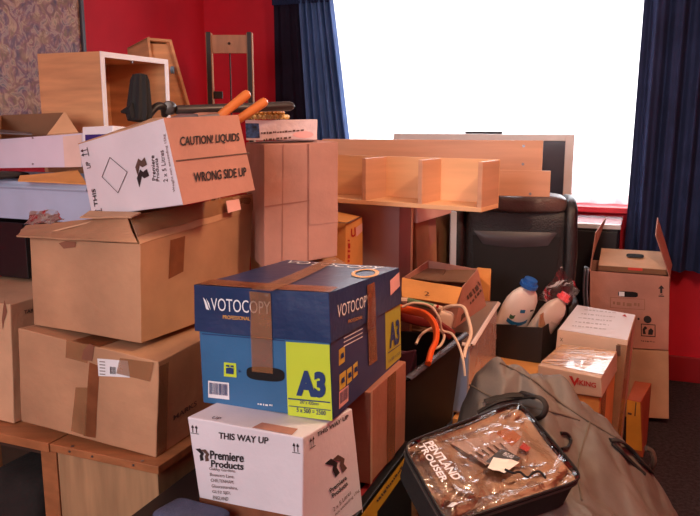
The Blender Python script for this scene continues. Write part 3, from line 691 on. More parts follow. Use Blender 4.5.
# ================================================================== UPPER LEFT: trays, drawer box, wooden boxes
TB = Carton(-1.06, 2.42, .985, 67, .22, .40, .185, amp=.0005)
r = TB.root('plastic_tub', 'dark grey plastic tub at far left under the pale blue-grey tray', 'tub')
TB.body('tub_body', BLACKP, r, faces=('L', 'R', 'B', 'BL', 'BR'), thick=.004, bevel=.006)
mb = MB()
for f in ('L', 'R', 'BL', 'BR'): mb.grid(lambda u, v: TB.pt(f, u, .9+.1*v, .010), 4, 1)
mb.build('rim', BLACKP, r)
TY = Carton(-.80, 2.34, 1.188, 68.5, .24, .62, .128, snap={(0,0,1):(86.5,184),(0,0,0):(93,224)}, amp=.0004)
TY.c[(0,1,1)] = at(-40, 178.5, TY.c[(0,1,1)].y); TY.c[(0,1,0)].z = TY.c[(0,0,0)].z+.002
r = TY.root('plastic_tray', 'pale blue-grey plastic tray with rounded lip, beneath the white drawer box', 'tray')
TY.body('tray_body', GREYB, r, faces=('L', 'R', 'B', 'BL', 'BR'), thick=.003, bevel=.006)
mb = MB()
for f in ('L', 'R', 'BL', 'BR'):
    mb.grid(lambda u, v: TY.pt(f, u*1.01-.005, .80+.2*v, .009*math.sin(math.pi*min(1, v*1.3+.2))), 8, 5)
mb.build('lip', GREYB, r, smooth=True)
# white drawer box with wooden rim
DR = Carton(-.80, 2.42, 1.335, 69, .40, .60, .112, amp=.0003)
DR.c[(0,0,0)] = at(82, 167, 2.42); DR.c[(0,0,1)] = at(83, 133, 2.42); DR.c[(0,1,0)] = at(-50, 169, 2.62); DR.c[(0,1,1)] = at(-50, 143, 2.62)
for k in (0, 1):
    for j in (0, 1): DR.c[(1, j, k)] = DR.c[(0, j, k)]+V((.05, .15, 0))
r = DR.root('drawer_box', 'shallow lilac-white drawer box with tan top edges holding an opened carton', 'drawer')
DR.body('drawer_body', LILAC, r, faces=('L', 'R', 'B', 'BL', 'BR'), thick=.012, bevel=.001)
mb = MB()
for f in ('L', 'R', 'BL', 'BR'): mb.grid(lambda u, v: DR.pt(f, u, 1.0, .002)+V((0, 0, .003))+ (DR.normal(f)*-.016)*v, 6, 1)
mb.build('top_edge', TANW, r)
DR.patch('pale_end_strip', 'L', [(65, 167.3), (81.5, 166.8), (82, 134.5), (63, 136.5)], mat('cream_board', (226, 196, 184), .5, .05))
for k, (px, py) in enumerate(((33, 138), (33, 164))): MB().tube([DR.pt('L', *DR.frac('L', px, py), .0), DR.pt('L', *DR.frac('L', px, py), .003)], .003).build('screw', STEEL, r)
tag(sheet('cardboard_scrap', [at(18, 181, 2.36), at(86, 184, 2.32), at(78, 171, 2.42), at(20, 176, 2.46)], CARDO, None, amp=.004), 'loose tan cardboard scrap lying between plastic tray and drawer box', 'cardboard')
pile('dark_cloth', 'dark crumpled cloth between the tray and the drawer box at far left', 'cloth', at(-14, 179, 2.50), .12, .08, .025, 0, mat('dark_cloth', (0,0,0)), layers=1)
# opened carton in the drawer box
r = empty('opened_carton', at(35, 138, 2.62), 'opened brown carton with triangular folded flap inside the lilac-white drawer box', 'box')
B0, B1 = at(1, 139, 2.68), at(62, 139, 2.60); T0, T1 = at(1, 115.5, 2.68), at(64, 112.5, 2.60)
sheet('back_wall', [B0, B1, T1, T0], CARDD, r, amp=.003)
sheet('flap', [at(46.5, 136, 2.48), at(79, 134, 2.50), T1+V((.004, 0, 0)), T1], CARDL, r, amp=.002)
sheet('side_wall', [at(-8, 138, 2.50), B0, T0, at(-10, 122, 2.50)], CARD, r, amp=.003)
sheet('flap', [at(-10, 133, 2.50), at(32, 134.5, 2.50), at(30, 133, 2.56), at(-10, 129, 2.58)], mat('grey_card', (92, 84, 88), .5, .1), r, amp=.002)
# white fronted cabinet on a tall carton
MC = frame((-.872, 2.70, 1.335), math.radians(68))
r = empty('box_cabinet', MC @ V((.195, .125, 0)), 'open wooden box cabinet with white front edges behind the lilac-white drawer box', 'cabinet')
a, b_, h = .395, .282, .402; t = .016
for nm, lo, hi in (('side_panel', (0, 0, 0), (t, b_, h)), ('side_panel', (a-t, 0, 0), (a, b_, h)), ('top_panel', (t, 0, h-t), (a-t, b_, h)), ('bottom_panel', (t, 0, 0), (a-t, b_, t)), ('back_panel', (t, b_-.006, t), (a-t, b_, h-t))):
    MB().box(MC, lo, hi).build(nm, WOOD, r, bevel=.001)
mb = MB()
for lo, hi in (((-.001, -.003, 0), (t+.004, 0, h)), ((a-t-.006, -.003, 0), (a+.001, 0, h)), ((t+.004, -.003, h-t-.003), (a-t-.006, 0, h)), ((t+.004, -.003, 0), (a-t-.006, 0, t+.003))): mb.box(MC, lo, hi)
mb.build('white_edging', WHITEP, r)
MB().tube([MC @ V((a*.45, .004, h-t-.004)), MC @ V((a*.45, .004, h-t-.012))], .004).build('screw', STEEL, r)
TC = Carton(-.872, 2.70, 0, 68, .40, .27, 1.333, amp=.001)
TC.root('wardrobe_carton', 'tall brown carton on the floor below the white edged cabinet'); TC.body('carton_body', CARD, TC.r)
# leaning box shelf behind
q = [at(158, 125, 3.3), at(192, 112, 3.3), at(171.5, 39.5, 3.42), at(147, 37.5, 3.42)]; back = at(127, 48, 3.62)-at(147, 37.5, 3.42)
r = empty('leaning_shelf_box', V((q[0].x, q[0].y, q[0].z)), 'narrow tan wooden shelf box leaning behind the white edged cabinet', 'shelf box')
def slab(name, A, B, d, n, th, m, root):
    A, B, d, n = V(A), V(B), V(d), V(n).normalized()*th
    return MB().hexa([A, B, B+d, A+d, A+n, B+n, B+d+n, A+d+n]).build(name, m, root, bevel=.001)
ax = (q[1]-q[0]).normalized(); up = (q[3]-q[0]).normalized()
slab('side_panel', q[0], q[3], back, ax, .012, WOOD, r); slab('side_panel', q[1], q[2], back, -ax, .012, WOOD, r)
slab('top_panel', q[3], q[2], back, -up, .012, WOOD, r); slab('bottom_panel', q[0], q[1], back, up, .012, WOOD, r)
def quadboard(name, k, th=.006):
    n_ = back.normalized()*th; P = [p+back*k for p in q]
    MB().hexa(P+[p+n_ for p in P]).build(name, WOOD, r, bevel=.001)
quadboard('back_panel', .96)
q_ = [p.copy() for p in q]; q[2] = q[2].lerp(q[1], .05); q[3] = q[3].lerp(q[0], .05); quadboard('front_board', .12); q = q_
mb = MB(); c_ = at(172.5, 70, 3.36); mb.lathe(Matrix.Translation(c_) @ Matrix.Rotation(1.57, 4, 'Y'), [(.001, -.006), (.016, -.006), (.016, .006), (.001, .006)], 16)
mb.build('blue_fitting', mat('pale_blue_plastic', (110, 150, 180), .4, .05), r)
LBX = Carton(-1.02, 3.28, 0, 68, .4, .4, q[0].z-.09, amp=.001)
LBX.root('brown_carton', 'tall brown carton on the floor supporting the leaning narrow shelf box', group='brown cardboard cartons'); LBX.body('carton_body', CARD, LBX.r)
# small blue and white box behind the liquids carton
SB = Carton(-.66, 2.35, 1.40, 70, .10, .12, .07, snap={(0,1,1):(82,127),(0,0,1):(113,125.5),(0,1,0):(83,150),(0,0,0):(113,150)}, amp=.0003); SB.root('blue_box', 'small white and violet-blue box between cabinet and lying liquids carton')
SB.body('carton_body', WHITEP, SB.r); SB.patch('blue_panel', 'L', ('uv', .1, .1, .98, .66), mat('violet_blue_print', (50, 40, 120), .4, .1))
# ------------------------------------------------------------------ black folding tool with ribbed head
r = empty('music_stand', at(140, 122, 2.12), 'black folded stand with ribbed tapering head, round knob and long bar on liquids carton', 'stand')
c0 = at(139, 122, 2.12); top = at(140, 73.5, 2.14); k = (top-c0).length; R_ = (top-c0).normalized().to_track_quat('Z', 'Y').to_matrix().to_4x4()
M = Matrix.Translation(c0) @ R_
mb = MB()
prof = [(.004, 0), (.031, .003), (.036, .02), (.033, .05), (.026, k-.02), (.020, k-.004), (.004, k)]
n = 40; vs = []
for rr, z in prof:
    for j in range(n):
        a = 2*math.pi*j/n; q_ = rr*(1+.09*math.cos(a*10)); vs.append(M @ V((q_*math.cos(a), q_*.75*math.sin(a), z)))
m_ = len(prof); mb.add(vs, [(i*n+j, i*n+(j+1) % n, (i+1)*n+(j+1) % n, (i+1)*n+j) for i in range(m_-1) for j in range(n)]+[tuple(range(n)), tuple((m_-1)*n+j for j in range(n))])
mb.build('ribbed_head', BLACKM, r, smooth=True)
MB().tube([at(121, 112, 2.11), at(131, 108, 2.11), at(133, 118, 2.11)], [.003, .02, .016], 8).build('side_spike', BLACKM, r, smooth=True)
MB().tube(smoothpts([at(148, 116, 2.14), at(156, 107, 2.16), at(163, 107, 2.18), at(165, 115, 2.2)]), .011, 10).build('bracket', BLACKP, r, smooth=True)
kn = at(169.5, 108, 2.2); d = (at(230, 108, 2.3)-at(180, 111, 2.2)).normalized()
mb = MB(); mb.lathe(Matrix.Translation(kn) @ Matrix.Rotation(1.57, 4, 'X') , [(.002, -.02), (.017, -.018), (.020, -.01), (.020, .01), (.017, .018), (.002, .02)], 24)
mb.build('round_knob', mat('bronze_black', (58, 46, 40), .3, .1, metal=.4), r, smooth=True)
BA, BB = at(176, 110, 2.2), at(291, 106, 2.43); bx_ = (BB-BA).normalized(); bn = V((0, 0, 1))
MB().tube([BA, BA+bx_*.01, BB-bx_*.005, BB+bx_*.006, BB+bx_*.012], [.012, .013, .015, .011, .003], 12).build('long_bar', mat('dark_bar', (52, 44, 44), .4, .1), r, smooth=True)
# ------------------------------------------------------------------ garden shears with orange handles
r = empty('garden_shears', at(228, 117, 2.3), 'garden shears with two orange handles lying across the liquids carton', 'shears')
OH = mat('orange_wood_handle', (214, 120, 58), .4, .08, 10)
piv = at(198, 117.5, 2.10)
for (x0, y0, Y0), (x1, y1, Y1) in (((221, 115, 2.18), (249, 92.5, 2.21)), ((238, 120, 2.22), (266.5, 100.5, 2.25))):
    a_, b_ = at(x0, y0, Y0), at(x1, y1, Y1); d = (b_-a_)
    MB().tube([a_-d*.06, a_, a_+d*.5, a_+d*.88, a_+d*.97, b_+d*.02], [.011, .0125, .0135, .014, .012, .004], 14).build('handle', OH, r, smooth=True)
    MB().tube([a_, piv], .005, 8).build('tang', STEEL, r)
d = (at(168, 118.5, 2.06)-piv)
MB().add([piv+V((0, 0, .01)), piv+V((0, .01, -.006)), piv+d+V((0, 0, 0)), piv+d*.6+V((0, 0, .012))], [(0, 1, 2, 3)]).build('blade', STEEL, r)
tag(sheet('cardboard_scrap', [at(184, 117, 2.16), at(222, 116, 2.24), at(214, 111.5, 2.28), at(196, 113.5, 2.22)], CARDP, None, amp=.003), 'pinkish cardboard scrap on the liquids carton beside the shears', 'cardboard')
# clear plastic wrap crumpled beneath the tray
CLEAR = clearmat('clear_film', .2, .25, 20, 1.5)
def film(name, label, P, amp=.02, n=18, root=None, m=None, cat='plastic wrap', f=22, seed=0):
    P = [V(p) for p in P]
    def fn(u, v):
        w = [(1-u)*(1-v), u*(1-v), u*v, (1-u)*v]; p = sum((P[i]*w[i] for i in range(4)), V())
        nn = noise.noise_vector(p*f+V((seed, 0, 0)))
        return p + V((abs(nn.x)-.3, abs(nn.y)-.3, abs(nn.z)-.3))*amp
    o = MB().grid(fn, n, n).build(name, m or CLEAR, root)
    return tag(o, label, cat) if label else o
film('plastic_wrap', 'crumpled clear plastic wrap in front of the blue-grey tray', [at(22, 224, 2.1), at(66, 222, 2.1), at(58, 210, 2.16), at(32, 211, 2.16)], .015)
# ================================================================== MIDDLE: shelving unit, boards, boxes behind
r = None
MS = frame((.466, 2.65, 1.178), math.radians(-32))
LN, DP, HS, tt = .98, .168, .178, .017
r = empty('shelving_unit', MS @ V((-LN/2, DP/2, 0)), 'long orange wooden shelving unit with dividers lying across the stacked cartons', 'shelf')
MB().box(MS, (-LN, 0, 0), (0, DP, tt)).build('bottom_board', BEECH, r, bevel=.0015)
MB().box(MS, (-LN, DP-.006, tt), (0, DP, HS+.002)).build('back_panel', BEECH, r, bevel=.001)
for nm, x in (('end_panel', -tt), ('divider', -.244-tt/2), ('divider', -.486-tt/2), ('divider', -.728-tt/2), ('end_panel', -LN)):
    MB().box(MS, (x, 0, tt), (x+tt, DP-.006, HS)).build(nm, BEECHD, r, bevel=.001)
MB().tube([MS @ V((-.05, DP-.012, .13)), MS @ V((-.05, DP-.004, .13))], .004).build('cam_hole', BLACKH, r)
def board(name, label, y, x0, x1, pz0, pz1, th, holes, yaw=-16, g='long wooden boards'):
    A, B = at(x0, 150, y), at(x1, 150, y); yw = math.radians(yaw)
    xr = B.x; M = frame((xr, y, 0), yw); L = (xr-A.x)/math.cos(yw)
    z0, z1 = at(x1, pz0, y).z, at(x1, pz1, y).z
    r = empty(name, M @ V((-L/2, 0, z0)), label, 'board', g)
    MB().box(M, (-L, 0, z0), (0, th, z1)).build('board_panel', BEECHD, r, bevel=.0015)
    MB().box(M, (0, .0, z0+.001), (.0012, th, z1-.001)).build('end_edge', mat('pale_edging', (226, 170, 130), .5, .05), r)
    for fx, fz in holes: MB().tube([M @ V((-fx, .0005, z0+(z1-z0)*fz)), M @ V((-fx, -.0015, z0+(z1-z0)*fz))], .006, 12).build('screw', STEEL, r)
    return r
board('wooden_board', 'wide long wooden board on edge behind the shelving unit, its right end uncovered', 3.27, 320, 542.5, 197, 140.5, .018, ((.08, .9), (.08, .58)))
board('wooden_board', 'narrower lower wooden board on edge just behind the shelving unit', 3.20, 330, 551.5, 197, 171, .018, ((.08, .1),))
# boxes under the shelving
def carton(args, label, m, name='brown_carton', group='brown cardboard cartons', **k):
    C_ = Carton(*args, **k); C_.root(name, label, group=group); C_.body('carton_body', m, C_.r); return C_
X = carton((-.02, 2.80, 0, 68, .17, .20, .90), 'plain brown carton on the floor below the orange-lit carton with red print', CARD)
UC = Carton(.0, 2.80, .905, 68, .17, .2, .245, snap={(0,0,1):(346,222.5),(1,0,1):(362.5,216.5),(1,0,0):(363,263)}, amp=.001)
UC.c[(0,0,0)] = at(346, 275, 2.80); UC.c[(0,0,0)].z = .905; UC.c[(1,0,0)].z = .905
UC.root('printed_carton', 'small orange-lit carton with red printed lettering right of tall creased carton', group='cartons under the shelving'); UC.body('carton_body', CARDO, UC.r)
UC.text('R', 'U', (351, 238), (355.5, 236), (350.5, 229), INKR, bold=.03)
blurb(UC, 'R', (350, 262), (350, 240), (347.3, 262), INKR, words=4)
UC.patch('sticker', 'R', [(356, 237), (362, 231), (362, 223), (355.5, 228)], mat('pink_sticker', (0,0,0)))
UC.poly('flap_seam', 'T', [[(338, 223.5), (348, 224), (362, 217.2), (360, 216.8), (347, 223), (338, 222.6)]], INKB)
# glossy wrapped panel
WPM = mat('glossy_pinkish_panel', (176, 142, 140), .28, .06, 3, .05, 12, spec=.8, coat=.5)
r = empty('wrapped_panel', at(388, 275, 3.05)*1, 'tall glossy pinkish-grey wrapped panel standing between cartons under the shelving', 'panel'); r.location.z = 0
zt = 1.168; pL, pM, pR = at(336, 240, 3.09), at(399, 240, 2.99), at(411.5, 240, 3.07)
MB().grid(lambda u, v: V(pL.lerp(pM, u)[:2]+(0,))+V((0, -.02*math.sin(u*3.1), v*zt)), 12, 4).build('wrapped_face', WPM, r, smooth=True)
MB().hexa([V((p.x, p.y, z)) for z in (0, zt) for p in (pM+V((.001, .002, 0)), pR, pR+V((-.03, .05, 0)), pL+V((-.01, .06, 0)))]).build('panel_body', mat('mauve_panel', (168, 124, 122), .5, .06), r)
MB().tube([V((pR.x, pR.y, 0)), V((pR.x, pR.y, zt))], .006).build('pale_edge', mat('pale_edging', (0,0,0)), r)
XC = carton((.30, 3.12, .62, 62, .22, .14, .44), 'brown carton with torn paper label below the shelving right end', CARD, snap={(0,0,1):(415.5,222),(1,0,1):(436,212)})
XC.patch('torn_label', 'R', [(429, 246), (435.5, 241), (435.5, 216), (428, 220)], CARDP)
XL = carton((.30, 3.10, 0, 62, .24, .17, .615), 'plain brown carton on the floor under the carton with torn label', CARD)
PB = Carton(.29, 3.10, 1.085, 62, .2, .11, .080, snap={(0,0,0):(418,223.5),(0,0,1):(417.5,205),(1,0,0):(452,213),(1,0,1):(452,203)}, amp=.002)
PB.root('pink_box', 'small pale pink crumpled box wedged directly beneath the shelving unit'); PB.body('carton_body', mat('pale_pink_box', (222, 178, 172), .6, .05), PB.r)
YC = carton((.40, 3.46, .0, 62, .2, .12, 1.10), 'tall olive-brown carton in shadow between torn-label carton and leather chair', mat('olive_cardboard', (128, 96, 64), .85, .1))
fa, fb, ft = at(452, 258, 3.30), at(458, 256, 3.30), at(450, 212, 3.30).z; fa.z = fb.z = 0
tag(slab('foam_strip', fa, fb, V((-.01, 0, ft)), V((0, 1, 0)), .03, mat('pale_blue_foam', (190, 196, 204), .7, .04), None), 'pale blue-grey foam strip standing beside the leather chair back', 'foam')
# ------------------------------------------------------------------ leather chair seen from behind
CH = frame((.80, 3.46, 0), math.radians(-10))
r = empty('leather_chair', CH @ V((0, .3, 0)), 'black leather armchair seen from behind with paler rolled top, below the boards', 'armchair')
def pillow(M, lo, hi, e=.3, n=36, m_=20, amp=.004, f=10):
    c_ = (V(lo)+V(hi))/2; s_ = (V(hi)-V(lo))/2; mb = MB()
    def fn(u, v):
        a = u*2*math.pi; b = (v-.5)*math.pi
        sg = lambda x, p: math.copysign(abs(x)**p, x)
        p = V((sg(math.cos(b), e)*sg(math.cos(a), e)*s_.x, sg(math.cos(b), e)*sg(math.sin(a), e)*s_.y, sg(math.sin(b), e)*s_.z))
        return M @ (c_+p+noise.noise_vector(p*f)*amp)
    mb.grid(fn, n, m_); return mb
pillow(CH, (-.27, 0, .42), (.225, .17, 1.10), .22).build('backrest', LEATHER, r, smooth=True, weld=.0004)
pillow(CH, (-.285, -.035, 1.075), (.205, .20, 1.165), .5, amp=.012, f=7).build('top_roll', LEATHB, r, smooth=True, weld=.0004)
pillow(CH, (.185, -.03, .62), (.258, .30, 1.15), .5, amp=.006).build('side_wing', LEATHER, r, smooth=True, weld=.0004)
pillow(CH, (-.325, -.02, .62), (-.255, .30, 1.12), .5, amp=.006).build('side_wing', LEATHER, r, smooth=True, weld=.0004)
mb = MB(); 
def bp(u, v): return CH @ V((-.225+u*.40+ (.03*(1-v) if u < .5 else -.03*(1-v)), -.012-.006*math.sin(math.pi*u), .50+v*.47))
mb.grid(bp, 10, 10); mb.build('rear_panel', mat('rear_panel_fabric', (22, 20, 23), .75, .1), r, smooth=True)
mb = MB(); mb.grid(lambda u, v: CH @ V((-.02+(-.20+.38*u)*(1-.22*(1-v)), -.020-.010*math.sin(math.pi*v)*math.sin(math.pi*u)**.3, .93+.062*v-.012*math.sin(math.pi*u)*(1-v))), 24, 8); mb.build('panel_highlight', mat('grey_panel_highlight', (74, 68, 74), .4, .1), r, smooth=True)  # highlight across the back, made as a lighter grey sheet
pillow(CH, (-.24, .18, .30), (.24, .52, .48), .3).build('seat', LEATHER, r, smooth=True, weld=.0004)
for s_ in (-1, 1):
    pillow(CH, (s_*.275-.035, .18, .28), (s_*.275+.035, .5, .62), .35).build('armrest', LEATHER, r, smooth=True, weld=.0004)
for x, y in ((-.24, .1), (.24, .1), (-.24, .45), (.24, .45)): MB().tube([CH @ V((x, y, .32)), CH @ V((x, y, 0))], [.025, .018], 10).build('leg', BLACKP, r)
# ================================================================== RIGHT: opened carton on pale carton
SM_ = dict(snap={(0,0,1):(590,271),(1,0,1):(669.5,276.5),(0,0,0):(590,346),(1,0,0):(668.5,350)})
SC_ = Carton(1.19, 3.68, .372, -21, .395, .25, .40, amp=.0008, **SM_)
SC_.root('opened_carton', 'brown moving carton with raised side flaps and printed icons before right curtain')
SC_.body('carton_body', CARDP, SC_.r, faces=('R', 'L', 'B', 'BL', 'BR'), thick=.004)
c = SC_.c
sheet('inner_lid', [at(598.5, 265.5, c[(0,0,1)].y+.015), at(666.5, 270, c[(1,0,1)].y+.015), at(663, 252, c[(1,1,1)].y-.02), at(601.5, 248.5, c[(0,1,1)].y-.02)], CARDL, SC_.r, amp=.001)
LCt = Carton(1.19, 3.68, .372, -21, .395, .33, .40, snap={(0,0,1):(598.5,265.5),(1,0,1):(666.5,270)}); LCt.r = SC_.r
LCt.c[(0,1,1)] = at(601.5, 248.5, c[(0,1,1)].y-.02); LCt.c[(1,1,1)] = at(663, 252, c[(1,1,1)].y-.02)
LCt.ellipse('lid_slot', 'T', [(626, 258), (644, 259), (643.5, 255.2), (626.5, 254.3)], BLACKH, off=.005, sup=4)
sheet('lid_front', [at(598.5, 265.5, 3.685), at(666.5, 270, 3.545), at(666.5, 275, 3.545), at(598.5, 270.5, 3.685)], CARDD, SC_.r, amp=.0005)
sheet('red_tab', [at(628, 267.4, 3.62), at(642.5, 268.4, 3.59), at(642.5, 271, 3.59), at(628, 270, 3.62)], mat('red_tab_print', (214, 60, 40), .5, .05), SC_.r, amp=.0001, t=.001)
def F_(q): return sheet('flap', q, CARDP, SC_.r, amp=.002, t=.004)
F_([c[(0,0,1)], c[(0,1,1)], at(606.5, 217, c[(0,1,1)].y+.02), at(595.5, 233, c[(0,0,1)].y+.01)])
F_([c[(1,0,1)], c[(1,1,1)], at(657.5, 217.5, c[(1,1,1)].y-.01), at(655.6, 235, c[(1,0,1)].y-.01)])
SC_.ellipse('handle_hole', 'R', [(618, 296.5), (638, 297.5), (638, 292), (618, 290.8)], BLACKH, sup=4)
SC_.patch('white_glimpse', 'R', [(619, 296), (624.5, 296.2), (624.5, 291.8), (619, 291.5)], WHITEINK, off=.003)
SC_.poly('printed_arrow', 'R', [[(660.2, 293), (662.4, 293), (662.4, 288.5), (664.5, 288.5), (661.3, 285), (658.2, 288.5), (660.2, 288.5)], [(658.6, 296.4), (664.2, 296.6), (664.2, 295.6), (658.6, 295.4)]], INK)
SC_.text('R', 'UP', (659.8, 295), (663, 295.1), (659.8, 293.6), INK)
SC_.poly('printed_box', 'R', [[(610, 307), (645, 309.5), (645, 310), (610, 307.5)], [(610, 297), (645, 299), (645, 299.5), (610, 297.5)], [(610, 297), (610.6, 297), (610.6, 307.5), (610, 307.5)], [(644.4, 299), (645, 299), (645, 310), (644.4, 310)]], mat('faint_print', (150, 106, 84), .8, .05))
blurb(SC_, 'R', (613, 305), (641, 307), (613, 301), mat('faint_print', (150, 106, 84), .8, .05), words=5)
SC_.ellipse('printed_disc', 'R', [(643.7, 322.8), (651.5, 323.4), (651.5, 316), (643.7, 315.4)], INK)
SC_.ellipse('printed_dot', 'R', [(637.5, 320), (639.7, 320.1), (639.7, 317.7), (637.5, 317.6)], INK)
for q in ([(641, 336), (655.5, 337), (655.5, 324.5), (641, 323.5)],):
    SC_.poly('printed_box', 'R', [[q[0], q[1], (q[1][0], q[1][1]-.8), (q[0][0], q[0][1]-.8)], [q[3], q[2], (q[2][0], q[2][1]+.8), (q[3][0], q[3][1]+.8)], [q[0], (q[0][0]+.8, q[0][1]), (q[3][0]+.8, q[3][1]), q[3]], [q[1], q[2], (q[2][0]-.8, q[2][1]), (q[1][0]-.8, q[1][1])],
      [(643, 334), (646, 334), (645, 330), (647.5, 328), (645, 326), (642.6, 329)], [(648, 334.5), (652.5, 334.8), (653.5, 330.5), (651, 328), (648.6, 330)]], INK)
blurb(SC_, 'R', (641, 341.5), (655, 342.5), (641, 340), INKB, words=6)
PLC = Carton(1.20, 3.68, 0, -21, .385, .24, .362, snap={(1,0,1):(668.5,351),(1,0,0):(669,419)}, amp=.001)
PLC.root('pale_carton', 'pale tan carton on the carpet directly below the opened moving carton', group='cartons on the carpet'); PLC.body('carton_body', CARDL, PLC.r)
# curved grey tray leaning left of it
r = None
mb = MB(); mb.grid(lambda u, v: at(590-6.5*math.sin(v*2.0+.3)+u*5, 328-v*60, 3.40)+V((0, .05*math.sin(u*3), 0)), 6, 16)
o = mb.build('metal_tray', STEEL, smooth=True); s_ = o.modifiers.new('thickness', 'SOLIDIFY'); s_.thickness = .004
tag(o, 'curved grey metal tray edge standing between leather chair and opened moving carton', 'tray')
# ------------------------------------------------------------------ tall white carton
NC = Carton(1.10, 2.93, 0, 64, .36, .285, .632, snap={(0,0,1):(628,341),(0,1,1):(557.5,330),(1,0,1):(636,315),(1,1,1):(577,305)}, amp=.001)
NC.root('white_topped_carton', 'tall carton with white printed top and brown tape behind the small printed carton'); NC.body('carton_body', mat('cream_carton', (214, 184, 160), .65, .06, 5, .08, 80), NC.r)
NC.patch('white_top_sheet', 'T', ('uv', .01, .01, .99, .99), WHITEC, off=.002)
[blurb(NC, 'T', (584-i*3, 311+i*4), (618-i*3, 314.5+i*4), (584.5-i*3, 309.8+i*4), mat('pale_print_grey', (190, 182, 186), .6, .03), seed=i, words=9, off=.004) for i in range(5)]
NC.poly('red_mark', 'T', [[(622, 316.5), (627, 318), (625, 315)]], INKR, off=.004)
NC.patch('tape', 'L', ('uv', .86, .0, 1, .97), TAPE)
NC.patch('tape', 'R', ('uv', 0, .0, .6, .97), TAPE)
NC.poly('printed_mark', 'L', [[(616, 345), (620.5, 345.5), (620.5, 356), (616, 355.5)]], INKB); NC.text('L', 'X', (560, 341), (563, 341.5), (560, 337.5), INK)
# printed small carton on two supports
VK = Carton(.914, 2.60, .50, 61.4, .353, .229, .085, snap={(0,0,1):(601,378),(0,1,1):(538,365),(1,0,1):(617,351),(1,1,1):(562,344),(0,0,0):(602,398)}, amp=.0006)
VK.root('small_flat_carton', 'small flat carton with glossy taped top and red lettering, front of tall white-topped carton'); VK.body('carton_body', mat('cream_carton', (0,0,0)), VK.r)
VK.patch('glossy_tape', 'T', ('uv', .0, .1, 1, .95), mat('glossy_tape', (220, 170, 120), .12, .25, 7, .5, 16, stretch=(1, 5, 1), spec=.9, coat=.6), off=.002)
VK.text('L', 'IKING', (577.5, 384.4), (596, 388), (577.8, 379.2), INKR, bold=.03)
VK.poly('red_chevron', 'L', [[(569, 375.5), (572.4, 376.2), (574.6, 381.8), (577.2, 377.4), (579.6, 378), (574.8, 386.4)]], INKR, off=.002)
QC = Carton(.915, 2.61, 0, 61.4, .33, .215, .498, amp=.001)
QC.root('brown_carton', 'orange-lit brown carton on the carpet under the small flat carton', group='brown cardboard cartons'); QC.body('carton_body', CARDO, QC.r); QC.patch('tape', 'R', ('uv', .1, 0, .4, 1), TAPE)
OC = Carton(1.325, 3.17, 0, 64, .20, .075, .29, snap={(0,0,1):(641,402),(0,1,1):(627,399)}, amp=.0008)
OC.root('orange_carton', 'narrow upright orange carton with yellow front beside foot of the white-topped carton')
OC.body('carton_body', mat('orange_red_card', (176, 88, 54), .5, .1), OC.r)
OC.patch('yellow_front', 'L', ('uv', .0, .12, .94, .99), mat('yellow_card', (226, 166, 64), .45, .08))
OC.poly('printed_mark', 'L', [[(635.5, 402), (636.6, 402.2), (635.6, 416), (634.4, 415.8)], [(628, 412), (632, 413), (631.6, 415), (627.8, 414)]], INKB, off=.003)
# ------------------------------------------------------------------ carton table for the black box and clear bin
JC = Carton(.54, 2.385, 0, 67.5, .95, .2, .483, amp=.001)
JC.root('long_carton', 'long low tan carton carrying the black bottle box and clear storage bin'); JC.body('carton_body', CARDO, JC.r)
MX = Carton(.814, 3.05, .492, 61, .25, .2, .148, snap={(0,0,1):(543,327.5),(0,0,0):(541,363),(0,1,0):(497,358),(0,1,1):(496,326),(1,0,1):(557,318)}, amp=.0005)
MX.root('black_box', 'small black open box holding two detergent bottles beside the white-topped carton'); MX.body('box_body', mat('black_card', (36, 30, 30), .6, .1), MX.r, faces=('L', 'R', 'B', 'BL', 'BR'), thick=.004)
sheet('raised_lip', [MX.c[(0,1,1)], MX.c[(0,1,1)].lerp(MX.c[(0,0,1)], .45), MX.c[(0,1,1)].lerp(MX.c[(0,0,1)], .45)+V((0, 0, .008)), MX.c[(0,1,1)]+V((0, 0, .008))], mat('black_card', (0,0,0)), MX.r, amp=.0005)
sheet('brown_packing', [MX.c[(0,0,1)]+V((-.01, .03, -.04)), MX.c[(1,0,1)]+V((-.02, 0, -.04)), MX.c[(1,0,1)]+V((-.02, 0, .06)), MX.c[(0,0,1)]+V((0, .05, .04))], CARD, MX.r, amp=.012)
